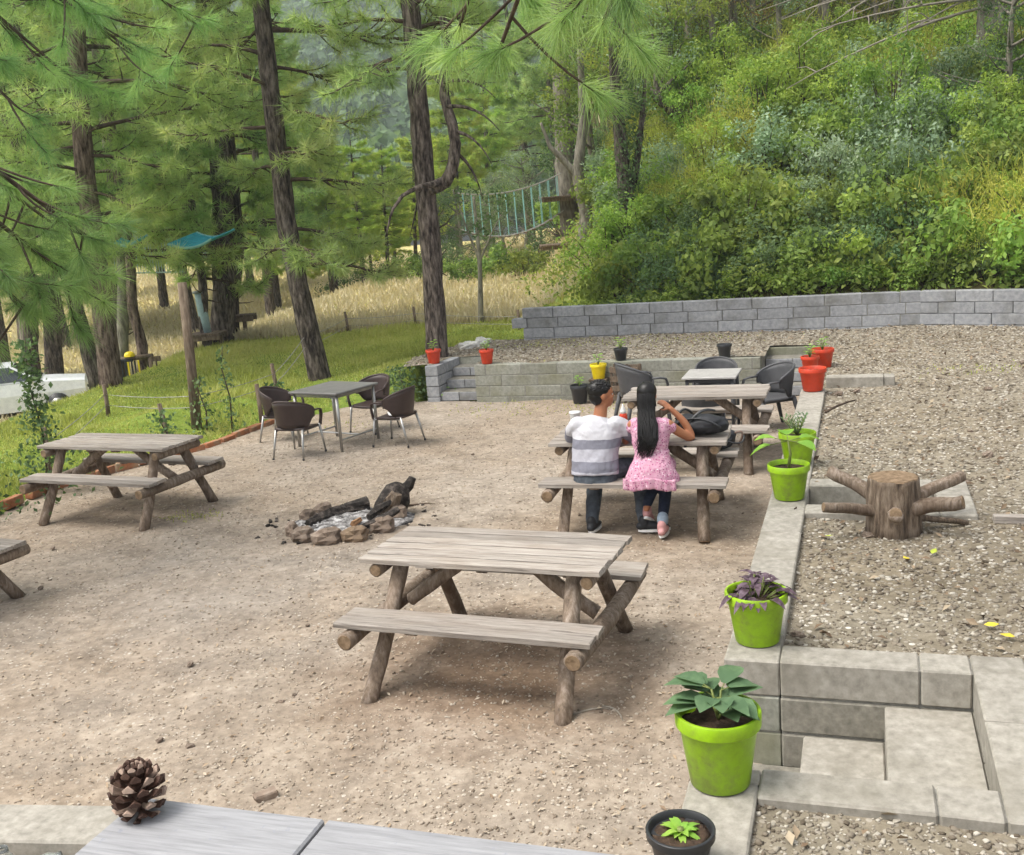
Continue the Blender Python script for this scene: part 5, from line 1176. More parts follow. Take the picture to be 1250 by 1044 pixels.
for k, (pa, pb, lb_) in enumerate([((735, 862), (760, 880), 'curved pale twig beside the nearest picnic table leg'), ((700, 872), (745, 866), 'long thin dry twig beside the near table'), ((480, 510), (545, 492), '')]):
    if not lb_: continue
    a, b_ = P(*pa, .008), P(*pb, .008); o = MB().tube(bez(a, a.lerp(b_, .5) + Vector((.05, .06, .004)), b_, 6), [.007, .006, .006, .005, .004, .003], 5).build('twig', dead_twig, None, True); tag(o, lb_, 'twig')
a, b_ = P(1008, 505, .56), P(1045, 490, .56); o = MB().tube(bez(a + Vector((0, 0, .015)), a.lerp(b_, .5) + Vector((0, .05, .03)), b_ + Vector((0, 0, .015)), 6), [.014, .013, .012, .011, .009, .006], 6).build('branch', twig_m, None, True); tag(o, 'fallen branch lying on the gravel beside the long wall', 'branch')
bk = P(1243, 628, .56); o = MB().box((0, 0, .02), (.3, .08, .045), b=.006, jit=.004).build('wood_offcut', wood_plank, None, False, (bk.x, bk.y, ter(bk.x, bk.y) + .005), (0, .04, -.2)); tag(o, 'short timber offcut lying on gravel to the right of the stump', 'wood')

# --- pine cone on the slab
pc = P(175, 985, 1.68); pr = empty('pine_cone', (pc.x + .005, pc.y - .025, 1.68), 0, 'open brown pine cone standing on the grey slab', 'pine cone')
cone_m = basic('cone_scale', [(.3, lin('21160f')), (.55, lin('4a342a')), (.8, lin('765c4e'))], 60, (1, 1, 1), .7, .3, .002, .25); cone_tip = basic('cone_scale_tip', [(.3, lin('7d6252')), (.7, lin('b9a595'))], 80, (1, 1, 1), .7, .3, .002, .2)
MB().ell((0, 0, .055), (.022, .022, .05), 12, 10).build('core', cone_m, pr, True)
sm = MB(); sm.add([(0, -.006, 0), (0, .006, 0), (.55, -.22, .05), (.55, .22, .05), (.92, -.27, .20), (.92, .27, .20), (1.0, 0, .34), (.86, 0, .40), (.5, 0, .16), (.9, -.2, .08), (.9, .2, .08)], [(0, 2, 8), (0, 8, 1), (1, 8, 3), (2, 4, 7, 8), (8, 7, 5, 3), (4, 6, 7), (7, 6, 5), (1, 3, 2, 0), (2, 3, 10, 9), (2, 9, 4), (3, 5, 10), (9, 10, 6), (4, 9, 6), (5, 6, 10)]); sm2 = sm.mesh('scale', cone_tip); sm = sm.mesh('scale', cone_m)
pr.scale = (.84, .84, .86); ns = 72
for k in range(ns):
    u = (k + .5) / ns; z = .006 + .094 * u; a = k * 2.39996; rr = .058 * math.sin(math.pi * (.16 + .80 * u)) ** .8 + .004; tilt = -R(-22 + 88 * u)
    o = link('scale', sm, pr, (0.004 * math.cos(a), 0.004 * math.sin(a), z), (0, tilt, a)); o.scale = (rr, rr * .78, rr * .8); 
    if k % 3 == 0: o.data = sm2
# --- jars in the gap below the coping
for k, (px, py) in enumerate([(8, 1036), (34, 1038)]):
    gp = P(px, py, .12); g = newmat('clear_glass_%d' % k)[0]; bs = g.node_tree.nodes['Principled BSDF']; bs.inputs['Transmission Weight'].default_value = .9; bs.inputs['Roughness'].default_value = .08; bs.inputs['Base Color'].default_value = (.9, .93, .9, 1)
    mb = MB().lathe([(.035, 0), (.04, .01), (.042, .10), (.028, .125), (.026, .15), (.024, .15), (.026, .12), (.038, .1), (.036, .012), (.001, .01)], 20)
    o = mb.build('glass_jar', g, None, True, (gp.x, gp.y - .04, 0.0 if k == 0 else .045), (0, 0 if k == 0 else R(82), .4)); tag(o, ['clear glass jar standing in the gap before the coping', 'clear glass jar lying on its side before the coping'][k], 'jar')

# --- fence: leaning tall post, short posts, wires, climbing plants
tp = P(241, 531, 0); q = PD(222, 345, tp.y); tpo = empty('fence_post', (tp.x, tp.y, 0), 0, 'tall leaning timber post standing alone on the bank edge', 'post'); o = MB().tube([Vector((0, 0, -.1)), (q - tp) * .5 + Vector((.01, 0, 0)), q - tp], [.075, .068, .062], 12, rough=.12).build('shaft', wood_post, tpo, True)
fposts = []
for k, (px, py, h, lb_) in enumerate([(203, 535, .42, 'short stained fence stake beside the tall leaning post'), (336, 470, .5, 'thin fence stake in grass behind the brown chairs'), (130, 495, .45, 'short pale fence stake behind the left picnic table'), (60, 578, .62, 'dark stake wrapped by a climbing plant'), (423, 392, .45, 'low fence stake on the grass crest'), (506, 388, .45, 'low fence stake near the tall straight pine'), (632, 372, .4, 'low fence stake at the end of the block wall'), (315, 485, .55, 'leafless fence stake among climbing plants')]):
    D_ = [13.9, 16.4, 15.6, 11.9, 24, 24, 22, 14.6][k]; x_ = PD(px, py, D_).x; z_ = tz(x_, D_); p0 = Vector((x_, D_, z_ - .08)); h *= 1.0
    fe = empty('fence_stake', p0, 0, lb_, 'post'); MB().tube([Vector((0, 0, 0)), Vector((.01, 0, h * .5)), Vector((rnd.uniform(-.03, .03), 0, h + .12))], [.034, .033, .03], 9, rough=.15).build('shaft', wood_post, fe, True); fposts.append(Vector((x_, D_, z_ + h * .75)))
order = [fposts[3], fposts[2], Vector((tp.x, tp.y, .55)), fposts[1], Vector((-3.3, 17.2, .95)), fposts[4], fposts[5], fposts[6]]
for kk, off in enumerate((0.0, -.16)):
    pts = []
    for a, b_ in zip(order[:-1], order[1:]):
        for i in range(6): u = i / 6; pts.append(a.lerp(b_, u) + Vector((0, 0, off - .12 * u * (1 - u))))
    pts.append(order[-1] + Vector((0, 0, off))); o = MB().tube(pts, .006, 5).build('fence_wire', wire_m, None, True); tag(o, ['upper strand of pale wire strung along the bank fence', 'lower strand of pale wire strung along the bank fence'][kk], 'wire')
def climber(label, base, h, seed, w_=.16, n=240, bushy=1.0):
    rg = random.Random(seed); t = empty('climbing_plant', base, 0, label, 'plant'); st_ = MB(); st_.tube([Vector((0, 0, -.03)), Vector((.03, .02, h * .4)), Vector((-.03, 0, h * .75)), Vector((.02, 0, h))], [.014, .011, .008, .004], 6); st_.build('stem', twig_m, t, True)
    u = nrg.random(n); C = np.stack([nrg.normal(size=n) * w_ * (1.25 - .7 * u) * (1 + bushy * (u < .3)), nrg.normal(size=n) * w_ * .8, u * h], 1); V, F, A = leaves(C, unit(nrg.normal(size=(n, 3)) + [0, -.5, .4]), nrg.uniform(.04, .085, n), nrg.random(n), .6); link('leaves', np_mesh('leaves', V, F, leaf_d, A), t)
climber('dense dark climbing plant rising beside the left picnic table', (-5.25, 11.5, .0), 1.75, 1, .10, 900, 1.4)
climber('thin leafy climber between the tall post and brown chairs', (-3.85, 14.2, .03), 1.2, 2, .07, 150, .3); climber('low leafy climber right against the tall leaning post', (-4.2, 14.2, .03), .8, 3, .09, 130, .3); climber('short leafy climber on the bank behind the brown chair', (-3.35, 14.9, .03), .55, 4, .12, 160); climber('sprawling climber hiding the short stained stake', (-4.55, 13.5, .02), .5, 5, .14, 170)
climber('low leafy weeds beside the grey block steps and pine foot', (-1.62, 15.78, .05), .5, 7, .2, 420, .6)
climber('leafy shrub hugging the yard corner beside the left picnic table', (-5.95, 10.6, .0), .6, 6, .3, 500)
rub = [m_.copy() for m_ in big]
for m_ in rub: m_.materials[0] = ash_white
# pale rubble heap beside the end of the block wall
for k in range(16):
    px, py = rnd.uniform(562, 612), 0; py = 424 - (px - 562) * .22 + rnd.uniform(-6, 5); q = P(px, py, .55); zz = max(tz(q.x, q.y), ter(q.x, q.y) if keep_terr(np.array([q.x]), np.array([q.y]))[0] else -9)
    s = rnd.uniform(.12, .3); o = link('rubble_stone', rub[k % 5], None, (q.x, q.y, zz + s * .12), (rnd.uniform(-.3, .3), rnd.uniform(-.3, .3), rnd.uniform(0, 6))); o.scale = (s, s, s); tag(o, 'whitish rubble stone heaped beside the block wall end', 'stone', 'rubble heap by the block wall')

# --- ropes course
def platform(label, p, w_, hgt, name='climbing_platform'):
    t = empty(name, p, 0, label, 'platform')
    for k in range(5): MB().box(((k - 2) * w_ / 5, 0, 0), (w_ / 5 - .012, w_, .05), b=.004).build('plank', wood_post, t)
    for s in (-1, 1): MB().box((0, s * w_ * .42, -.075), (w_, .09, .1), b=.004).build('joist', wood_post, t)
    return t
q = PD(690, 240, 32.7); platform('dark wooden platform fixed to the grey platform pine', (q.x, q.y, q.z), 1.5, 0)
q = PD(706, 314, 32.3); platform('pale boards low on the platform pine trunk', (q.x - .5, q.y, tz(q.x - .5, q.y) + .45), 1.3, 0)
q = PD(255, 425, 23.4); z_ = tz(q.x, q.y); pl = platform('pale square platform around the padded thin pine', (q.x, q.y, z_ + .3), .75, 0)
for sx in (-1, 1): MB().box((sx * .3, 0, -.25), (.08, .08, .4), b=.004).build('post', wood_post, pl)
q2 = PD(292, 405, 24.4); pl2 = platform('small wooden step behind the twin dark trunks', (q2.x + .15, q2.y, tz(q2.x, q2.y) + .55), .5, 0); MB().box((0, 0, -.35), (.08, .08, .6), b=.004).build('post', wood_post, pl2)
pad = empty('trunk_padding', (q.x, q.y, z_ + .32), 0, 'pale blue padding wrapped round the thin platform pine', 'padding'); MB().tube([(0, 0, .0), (-.02, 0, .3), (-.04, 0, .6), (-.06, 0, .9)], [.105, .11, .108, .10], 14, rough=.1).build('sleeve', flat('pale_blue_vinyl', lin('9db4bb'), .5), pad, True); MB().tube([(-.06, 0, .88), (-.06, 0, .93)], .14, 14).build('collar', flat('grey_vinyl', lin('8f9698'), .5), pad, True)
q = PD(262, 300, 23.6); pl3 = platform('shaded timber platform under the teal net canopy', (q.x, q.y + .6, q.z), 1.6, 0)
net_m = flat('teal_net', lin('3aa3b4'), .7, .3)
def net(label, cs, nx, ny, sag):
    mb = MB(); a, b_, c_, d_ = [PD(*k) for k in cs]; t = empty('net_canopy', a, 0, label, 'net')
    def pt(u, v): p = a.lerp(b_, u).lerp(d_.lerp(c_, u), v); return p - a + Vector((0, 0, -sag * 4 * u * (1 - u)))
    for i in range(nx + 1): mb.tube([pt(i / nx, v / 6) for v in range(7)], .014, 4)
    for j in range(ny + 1): mb.tube([pt(u / 10, j / ny) for u in range(11)], .014, 4)
    mb.build('mesh', net_m, t); ed_ = MB(); ed_.tube([pt(u / 10, 0) for u in range(11)], .03, 6); ed_.tube([pt(u / 10, 1) for u in range(11)], .03, 6); ed_.build('edge_rope', rope_teal, t); return t
net('bright teal net slung between trees above the meadow', [(205, 298, 20.5), (258, 292, 20.5), (286, 280, 22.0), (240, 284, 22.0)], 22, 16, .12)
net('smaller faded teal net beside the stout reddish pine', [(140, 296, 20.5), (168, 293, 20.5), (180, 287, 22), (150, 290, 22)], 12, 10, .1)
# rope bridge: two side ropes with hanging strands, treads
A0_, A1_ = PD(560, 250, 33), PD(686, 226, 32.5); bd = A1_ - A0_; rb = empty('rope_bridge', A0_, 0, 'rope bridge with teal hanging strands running to the platform pine', 'rope bridge'); nst = 12
for side in (0, .7):
    hr = [bd * (i / 16) + Vector((0, side, -.25 * 4 * (i / 16) * (1 - i / 16) + .35)) for i in range(17)]; MB().tube(hr, .018, 5).build('hand_rope', wire_m, rb)
    fr = [bd * (i / 16) + Vector((0, side, -.45 * 4 * (i / 16) * (1 - i / 16) - .75)) for i in range(17)]; MB().tube(fr, .014, 5).build('foot_rope', wire_m, rb)
    for k in range(nst):
        u = (k + .5) / nst; top_ = bd * u + Vector((0, side, -.25 * 4 * u * (1 - u) + .35)); bot = bd * u + Vector((.02, side, -.45 * 4 * u * (1 - u) - .75)); MB().tube([top_, bot], .012, 6).build('strand', rope_teal, rb)
for k in range(nst):
    u = (k + .5) / nst; MB().box(bd * u + Vector((0, .35, -.45 * 4 * u * (1 - u) - .78)), (.12, .8, .04), b=.004).build('tread', wood_post, rb)
# second, faded rope bridge far behind at left
A0_, A1_ = PD(140, 334, 34), PD(225, 332, 36); bd = A1_ - A0_; rb = empty('rope_net_bridge', A0_, 0, 'pale rope net bridge hanging above the far meadow', 'rope bridge'); pale = flat('pale_rope', lin('9fb9bb'), .8, .2)
MB().tube([bd * (i / 8) + Vector((0, 0, .0)) for i in range(9)], .025, 5).build('foot_rope', pale, rb); MB().tube([bd * (i / 8) + Vector((0, 0, 1.6 - .3 * math.sin(math.pi * i / 8))) for i in range(9)], .02, 5).build('hand_rope', pale, rb)
for k in range(26): u = (k + .5) / 26; MB().tube([bd * u, bd * min(1, u + rnd.uniform(-.03, .03)) + Vector((0, 0, 1.6 - .3 * math.sin(math.pi * u)))], .014, 4).build('strand', pale, rb)
# climbing gear on a rail, with a bright yellow helmet
q = PD(162, 438, 21.6); zg = tz(q.x, q.y); gr_ = empty('gear_rail', (q.x, q.y, zg), 0, 'low timber rail fixed between trunks in the grass', 'rail'); hgt = q.z - zg
MB().tube([(-.32, 0, hgt), (.42, 0, hgt + .03)], .05, 8).build('rail', wood_post, gr_, True); MB().tube([(-.24, 0, -.05), (-.24, 0, hgt)], .05, 8).build('post', wood_post, gr_, True); MB().tube([(.36, 0, -.05), (.36, 0, hgt)], .045, 8).build('post', wood_post, gr_, True)
hm = empty('safety_helmet', (q.x - .05, q.y - .02, q.z + .05), 0, 'bright yellow helmet resting on the timber rail', 'helmet'); MB().lathe([(.11, 0), (.105, .035), (.085, .08), (.05, .1), (.001, .108)], 20).build('shell', yellowp, hm, True); MB().box((0, -.11, .01), (.12, .05, .012), b=.003).build('brim', yellowp, hm)
hn = empty('climbing_harness', (q.x - .05, q.y - .07, q.z - .02), 0, 'black and yellow harness straps hanging from the timber rail', 'harness')
for k in range(7): MB().box((-.24 + .07 * k, -.01 * (k % 2), -.2 - .04 * (k % 3)), (.035, .012, .38 + .08 * (k % 3)), b=.002).build('strap', blackfab if k % 3 else yellowp, hn)
MB().box((-.1, 0, .0), (.36, .04, .06), b=.006).build('belt', blackfab, hn)
q = PD(190, 438, 20.8); zg = tz(q.x, q.y); sg = empty('small_sign', (q.x, q.y, zg), 0, 'small blank wooden marker sign in the grass', 'sign'); MB().box((0, 0, q.z - zg), (.2, .03, .1), b=.004).build('board', wood_post, sg); MB().box((0, .01, (q.z - zg) / 2), (.03, .02, q.z - zg), b=.002).build('stake', wood_post, sg)

# --- white car below the bank
def car(label, loc, rz):
    t = empty('parked_car', loc, rz, label, 'car')
    L, W_ = 4.3, 1.72; st_ = [(-2.15, .45, .72, .66), (-2.05, .35, .86, .78), (-1.3, .28, .93, .84), (-.75, .25, .96, .86), (.6, .25, .96, .86), (1.4, .28, .98, .86), (1.95, .32, .95, .8), (2.13, .42, .8, .68)]
    vs = []; fs = []
    for x, z0, z1, hw in st_:
        for y, z in ((-hw, z0), (-hw * 1.0, (z0 + z1) / 2 + .05), (-hw * .94, z1), (-hw * .5, z1 + .03), (hw * .5, z1 + .03), (hw * .94, z1), (hw, (z0 + z1) / 2 + .05), (hw, z0)): vs.append((x, y, z))
    n = 8
    for i in range(len(st_) - 1):
        for k in range(n): fs.append((i * n + k, (i + 1) * n + k, (i + 1) * n + (k + 1) % n, i * n + (k + 1) % n))
    fs.append(tuple(range(n))); fs.append(tuple(reversed([(len(st_) - 1) * n + k for k in range(n)])))
    paint = flat('white_car_paint', lin('e4e6e8'), .25, .6, dirt=lin('cfd2d5')); glass = flat('dark_car_glass', lin('2c3336'), .08, .8)
    MB().add(vs, fs).build('body', paint, t, False)
    cab = MB(); pr_ = [(-1.05, .97), (-.35, 1.40), (.95, 1.43), (1.75, .98)]; hw0, hw1 = .80, .60
    vs = []
    for x, z in pr_: h = hw0 if z < 1.1 else hw1; vs += [(x, -h, z), (x, h, z)]
    cab.add(vs, [(2, 4, 5, 3), (0, 2, 3, 1), (4, 6, 7, 5), (0, 6, 4, 2), (1, 3, 5, 7), (0, 1, 7, 6)]); cab.build('cabin', paint, t)
    def pane(q, nm):
        c_ = sum((Vector(p) for p in q), Vector()) / 4; n_ = (Vector(q[1]) - Vector(q[0])).cross(Vector(q[3]) - Vector(q[0])).normalized()
        if n_.dot(c_ - Vector((.3, 0, 1))) < 0: n_ = -n_
        MB().add([c_ + (Vector(p) - c_) * .88 + n_ * .008 for p in q] + [c_ + (Vector(p) - c_) * .88 - n_ * .004 for p in q], [(0, 1, 2, 3), (4, 7, 6, 5), (0, 4, 5, 1), (1, 5, 6, 2), (2, 6, 7, 3), (3, 7, 4, 0)]).build(nm, glass, t)
    pane([(-1.05, -.8, .97), (-1.05, .8, .97), (-.35, .6, 1.4), (-.35, -.6, 1.4)], 'windscreen'); pane([(1.75, -.8, .98), (1.75, .8, .98), (.95, .6, 1.43), (.95, -.6, 1.43)], 'rear_window')
    for s in (-1, 1):
        pane([(-.98, s * .8, .985), (.28, s * .8, .985), (.28, s * .605, 1.41), (-.34, s * .605, 1.39)], 'side_window'); pane([(.34, s * .8, .985), (1.6, s * .8, .985), (.95, s * .605, 1.42), (.34, s * .605, 1.415)], 'side_window')
        MB().ell((-.78, s * .93, .98), (.09, .1, .06), 10, 8).build('mirror', paint, t, True); MB().box((-2.06, s * .55, .68), (.14, .32, .13), b=.03).build('headlight', glass, t); MB().box((2.07, s * .6, .74), (.1, .24, .13), b=.03).build('taillight', redp, t)
        for x in (-1.35, 1.3):
            w_ = MB().tube([(x, s * .70, .31), (x, s * .88, .31)], .31, 22).build('wheel', blackp, t, True); MB().tube([(x, s * .86, .31), (x, s * .887, .31)], .19, 16).build('rim', alu, w_, True)
    return t
cp_ = PD(2, 480, 27); zc_ = tz(cp_.x, cp_.y); car('white sedan parked below the grass bank behind pines', (cp_.x, cp_.y, zc_ + .0), R(200))
CARZ = (cp_.x, cp_.y, zc_)
# ================================================================== PEOPLE
def remesh(o, vx=.008, sm=4, fac=.5):
    m_ = o.modifiers.new('fuse', 'REMESH'); m_.mode = 'VOXEL'; m_.voxel_size = vx; m_.use_smooth_shade = True
    s = o.modifiers.new('soft', 'SMOOTH'); s.iterations = sm; s.factor = fac; return o
def crease(o, st_, sz_):
    tx = bpy.data.textures.new('cloth_folds', 'CLOUDS'); tx.noise_scale = sz_; tx.noise_depth = 2; d = o.modifiers.new('folds', 'DISPLACE'); d.texture = tx; d.strength = st_; d.mid_level = .5; d.texture_coords = 'LOCAL'; return o
def limb(mb, pts, rad, seg=14, side=None, ends=True):
    pts = [Vector(p) for p in pts]; n = len(pts); fine = []; fr = []
    for i in range(n - 1):
        for k in range(4):
            u = k / 4; fine.append(pts[i].lerp(pts[i + 1], u)); a, b = rad[i], rad[i + 1]
            a = a if isinstance(a, tuple) else (a, a); b = b if isinstance(b, tuple) else (b, b); fr.append((a[0] + (b[0] - a[0]) * u, a[1] + (b[1] - a[1]) * u))
    fine.append(pts[-1]); l = rad[-1]; fr.append(l if isinstance(l, tuple) else (l, l))
    for _ in range(2): fine = [fine[0]] + [(fine[i - 1] + fine[i] * 2 + fine[i + 1]) / 4 for i in range(1, len(fine) - 1)] + [fine[-1]]
    mb.tube(fine, fr, seg, side=side)
    if not ends: return
    for p, r in ((fine[0], fr[0]), (fine[-1], fr[-1])): mb.ell(p, (min(r) * .98,) * 3, 12, 8)
def hand(mb, wrist, fwd, up, s=1.0, curl=.5, thumb=1):
    f = Vector(fwd).normalized(); u = Vector(up); u = (u - f * u.dot(f)).normalized(); sd = f.cross(u); w = Vector(wrist)
    limb(mb, [w, w + f * .045 * s, w + f * .09 * s], [(.026 * s, .018 * s), (.038 * s, .015 * s), (.038 * s, .013 * s)], 12, side=sd)
    for k, (o, l) in enumerate(((-.029, .066), (-.010, .078), (.010, .073), (.028, .056))):
        b = w + f * .085 * s + sd * o * s; k1 = b + f * l * .5 * s - u * l * .25 * curl * s; k2 = k1 + f * l * .32 * s - u * l * .42 * curl * s; limb(mb, [b, k1, k2], [.0088 * s, .008 * s, .0068 * s], 8)
    b = w + f * .03 * s + sd * (-.03 * thumb) * s; limb(mb, [b, b + (f * .4 - sd * .7 * thumb - u * .2).normalized() * .035 * s, b + (f * .9 - sd * .6 * thumb - u * .4).normalized() * .066 * s], [.0115 * s, .010 * s, .008 * s], 8)
def headm(mb, c, yaw, pitch=0.0, s=1.0):
    M = Matrix.Rotation(yaw, 3, 'Z') @ Matrix.Rotation(pitch, 3, 'X'); c = Vector(c)          # face looks along local -y... turned by yaw
    def E(p, r, rough=0): mb.ell(c + M @ (Vector(p) * s), tuple(q * s for q in r), 18, 14, M)
    E((0, 0, .022), (.074, .093, .092)); E((0, -.026, -.04), (.060, .068, .074)); E((0, -.048, -.082), (.036, .036, .030)); E((0, -.086, -.012), (.012, .020, .021)); E((0, -.090, .004), (.009, .010, .026)); E((0, -.078, -.052), (.024, .014, .010)); E((0, -.080, .022), (.045, .014, .012))
    for sx in (-1, 1): E((sx * .075, .006, -.008), (.011, .022, .032)); E((sx * .04, -.06, -.018), (.022, .024, .022))
    return M
def face_details(c, M, s, parent):
    c = Vector(c)
    for sx in (-1, 1):
        e = MB().ell(c + M @ Vector((sx * .032 * s, -.077 * s, .004 * s)), (.0125 * s, .008 * s, .008 * s), 12, 8, M).build('eye', white_m, parent, True); MB().ell(c + M @ Vector((sx * .032 * s, -.083 * s, .004 * s)), (.006 * s, .0035 * s, .006 * s), 10, 6, M).build('iris', hair_m, e, True)
        MB().ell(c + M @ Vector((sx * .032 * s, -.086 * s, .024 * s)), (.019 * s, .005 * s, .0045 * s), 10, 6, M).build('eyebrow', hair_m, parent, True)
    MB().ell(c + M @ Vector((0, -.091 * s, -.053 * s)), (.021 * s, .006 * s, .007 * s), 12, 6, M).build('lips', lips_m, parent, True)
lips_m = flat('lips', lin('8f5345'), .45)
denim_g = basic('grey_denim', [(.3, lin('363b42')), (.55, lin('4b5158')), (.8, lin('626870'))], 18, (1, 1, 1), .85, .35, .004, 0, detail=8)
denim_b = basic('navy_denim', [(.3, lin('181d2b')), (.55, lin('252c3e')), (.8, lin('333c52'))], 22, (1, 1, 1), .85, .35, .004, 0, detail=8)
# striped shirt
m, t, b, o = newmat('striped_shirt'); tc = N(t, 'ShaderNodeTexCoord'); sx = N(t, 'ShaderNodeSeparateXYZ'); t.links.new(tc.outputs['Object'], sx.inputs[0])
zz = mth(t, 'ADD', mth(t, 'MULTIPLY_ADD', sx.outputs[2], 1.0, .05), mth(t, 'MULTIPLY', mth(t, 'SUBTRACT', tex_noise(t, coords(t, rand_off=False), 5, 3), .5), .03)); fz = mth(t, 'DIVIDE', zz, .66)
wt, gy, lt = lin('bab9be'), lin('767680'), lin('a4a3ab')
c = ramp(t, [(0, lt), (.255, gy), (.395, lt), (.56, gy), (.685, wt)], fz, 'CONSTANT'); sl_ = ramp(t, [(0, (0, 0, 0)), (1, (1, 1, 1))], mth(t, 'GREATER_THAN', mth(t, 'ABSOLUTE', mth(t, 'ADD', sx.outputs[0], .0)), .265))
t.links.new(mixc(t, sl_, c, lin('7b7b84')), b.inputs['Base Color']); b.inputs['Roughness'].default_value = .9; b.inputs['Specular IOR Level'].default_value = .15
wr = tex_noise(t, coords(t, (1, 1, .6), rand_off=False), 7, 4, .55, .6); bump(t, b, wr, .8, .03); SHIRT = m
# pink floral print
m, t, b, o = newmat('pink_floral_cotton'); cv = coords(t, rand_off=False); vo = N(t, 'ShaderNodeTexVoronoi'); vo.inputs['Scale'].default_value = 66; t.links.new(cv, vo.inputs['Vector']); sp_ = N(t, 'ShaderNodeSeparateColor'); t.links.new(vo.outputs['Color'], sp_.inputs[0])
c = ramp(t, [(0, lin('c99bae')), (.3, lin('b8608a')), (.5, lin('ead2dc')), (.7, lin('a8527e')), (1, lin('7d4468'))], sp_.outputs[0]); c = mixc(t, ramp(t, [(.34, (0, 0, 0)), (.5, (1, 1, 1))], vo.outputs['Distance']), c, lin('c697aa'))
t.links.new(c, b.inputs['Base Color']); b.inputs['Roughness'].default_value = .9; b.inputs['Specular IOR Level'].default_value = .15; bump(t, b, tex_noise(t, coords(t, (9, 9, 1.2), rand_off=False), 3, 3, .5, .5), .8, .02); DRESS = m

def shoe(root, heel, toe, up, mat, sole, w_=.045, nm='shoe'):
    h, q = Vector(heel), Vector(toe); f = (q - h).normalized(); u = Vector(up); u = (u - f * u.dot(f)).normalized(); s = f.cross(u); L = (q - h).length; mb = MB()
    limb(mb, [h + u * .05, h + f * L * .3 + u * .055, h + f * L * .62 + u * .045, h + f * L * .9 + u * .034], [(w_ * .78, .042), (w_ * .85, .046), (w_, .034), (w_ * .75, .022)], 14, side=s); limb(mb, [h + u * .06 + f * .035, h + u * .115 + f * .03], [(.04, .044), (.038, .04)], 12, side=f)
    o = remesh(mb.build(nm, mat, root, True), .007, 3)
    sb_ = MB(); n = 18; vs = []
    for z in (0, .022):
        for k in range(n):
            a = 2 * math.pi * k / n; x = math.cos(a); y = math.sin(a); vs.append(h + f * (L * .47 + x * L * .54) + s * y * w_ * (1.02 + .14 * x) + u * z)
    sb_.add(vs, [tuple(range(n))[::-1], tuple(range(n, 2 * n))] + [(k, (k + 1) % n, n + (k + 1) % n, n + k) for k in range(n)]); sb_.build('sole', sole, o)
    return o
# ---- man in the striped shirt
man = empty('person', (.8, 8.05, .47), 0, 'person in striped shirt and grey jeans sitting on bench, head turned right', 'person'); OM = Vector(man.location)
def off(mb, O): mb.v = [tuple(Vector(v) - O) for v in mb.v]; return mb
mb = MB()
limb(mb, [(.79, 8.06, .50), (.79, 8.07, .60), (.80, 8.10, .74), (.81, 8.14, .90), (.82, 8.16, 1.0), (.83, 8.17, 1.04)], [(.15, .10), (.155, .10), (.16, .10), (.18, .105), (.165, .09), (.08, .07)], 20, side=(1, 0, 0), ends=False)
limb(mb, [(.83, 8.17, 1.02), (.845, 8.19, 1.13)], [.058, .054]); hc = Vector((.855, 8.195, 1.245)); Mh = headm(mb, hc, R(118), 0, 1.02)
for a in ([(1.0, 8.15, .985), (1.10, 8.24, .86), (1.165, 8.32, .755), (1.11, 8.42, .785), (1.03, 8.50, .80)], [(.63, 8.15, .985), (.575, 8.26, .87), (.56, 8.34, .775), (.62, 8.43, .79), (.70, 8.50, .80)]): limb(mb, a, [.055, .048, .043, .040, .027])
hand(mb, (1.03, 8.50, .80), (-.75, .6, -.12), (0, 0, 1), 1.0, .5, 1); hand(mb, (.70, 8.50, .80), (.7, .65, -.12), (0, 0, 1), 1.0, .5, -1)
for a in ([(.72, 8.08, .54), (.715, 8.28, .545), (.715, 8.47, .52), (.725, 8.28, .29), (.735, 8.08, .09)], [(.88, 8.08, .54), (1.0, 8.24, .55), (1.09, 8.40, .52), (1.13, 8.27, .29), (1.165, 8.13, .09)]): limb(mb, a, [.066, .06, .046, .042, .03])
body = remesh(off(mb, OM).build('body', skin_m, man, True), .0075, 3)
face_details(hc - OM, Mh, 1.02, body)
sh = MB()
limb(sh, [(.79, 8.05, .545), (.79, 8.06, .60), (.79, 8.08, .68), (.80, 8.11, .80), (.81, 8.145, .92), (.82, 8.165, 1.005), (.832, 8.175, 1.052)], [(.198, .142), (.196, .14), (.192, .132), (.20, .13), (.208, .128), (.178, .108), (.072, .072)], 24, side=(1, 0, 0), ends=False)
for a in ([(.97, 8.14, .985), (1.05, 8.19, .92), (1.12, 8.26, .83)], [(.66, 8.14, .985), (.60, 8.21, .92), (.565, 8.29, .84)]): limb(sh, a, [.078, .073, .072])
for k in range(4):  # folds across the back
    z = .53 + .045 * k; sh.tube([(.80 + .16 * math.cos(R(200 + 14 * q)) , 8.08 + .03 * (z - .5) + .142 * math.sin(R(200 + 14 * q)), z + .02 * math.sin(q * .9 + k * 2)) for q in range(11)], .005, 6)
crease(remesh(off(sh, OM).build('shirt', SHIRT, man, True), .0085, 4), .022, .12); 
sho = [o for o in COL.objects if o.name.startswith('shirt')][-1]; sho.location = -OM + OM * 0; sho.location = (0, 0, 0)
jn = MB(); limb(jn, [(.79, 8.055, .47), (.79, 8.06, .555)], [(.185, .15), (.178, .135)], 20, side=(1, 0, 0), ends=False)
for a in ([(.715, 8.09, .555), (.71, 8.28, .56), (.715, 8.475, .525), (.722, 8.29, .30), (.732, 8.09, .105)], [(.885, 8.09, .555), (1.0, 8.25, .565), (1.09, 8.405, .53), (1.128, 8.28, .30), (1.16, 8.135, .105)]): limb(jn, a, [.098, .09, .074, .068, .056])
limb(jn, [(.715, 8.06, .555), (.885, 8.06, .555)], [.085, .085]); crease(remesh(off(jn, OM).build('jeans', denim_g, man, True), .008, 3), .014, .07)
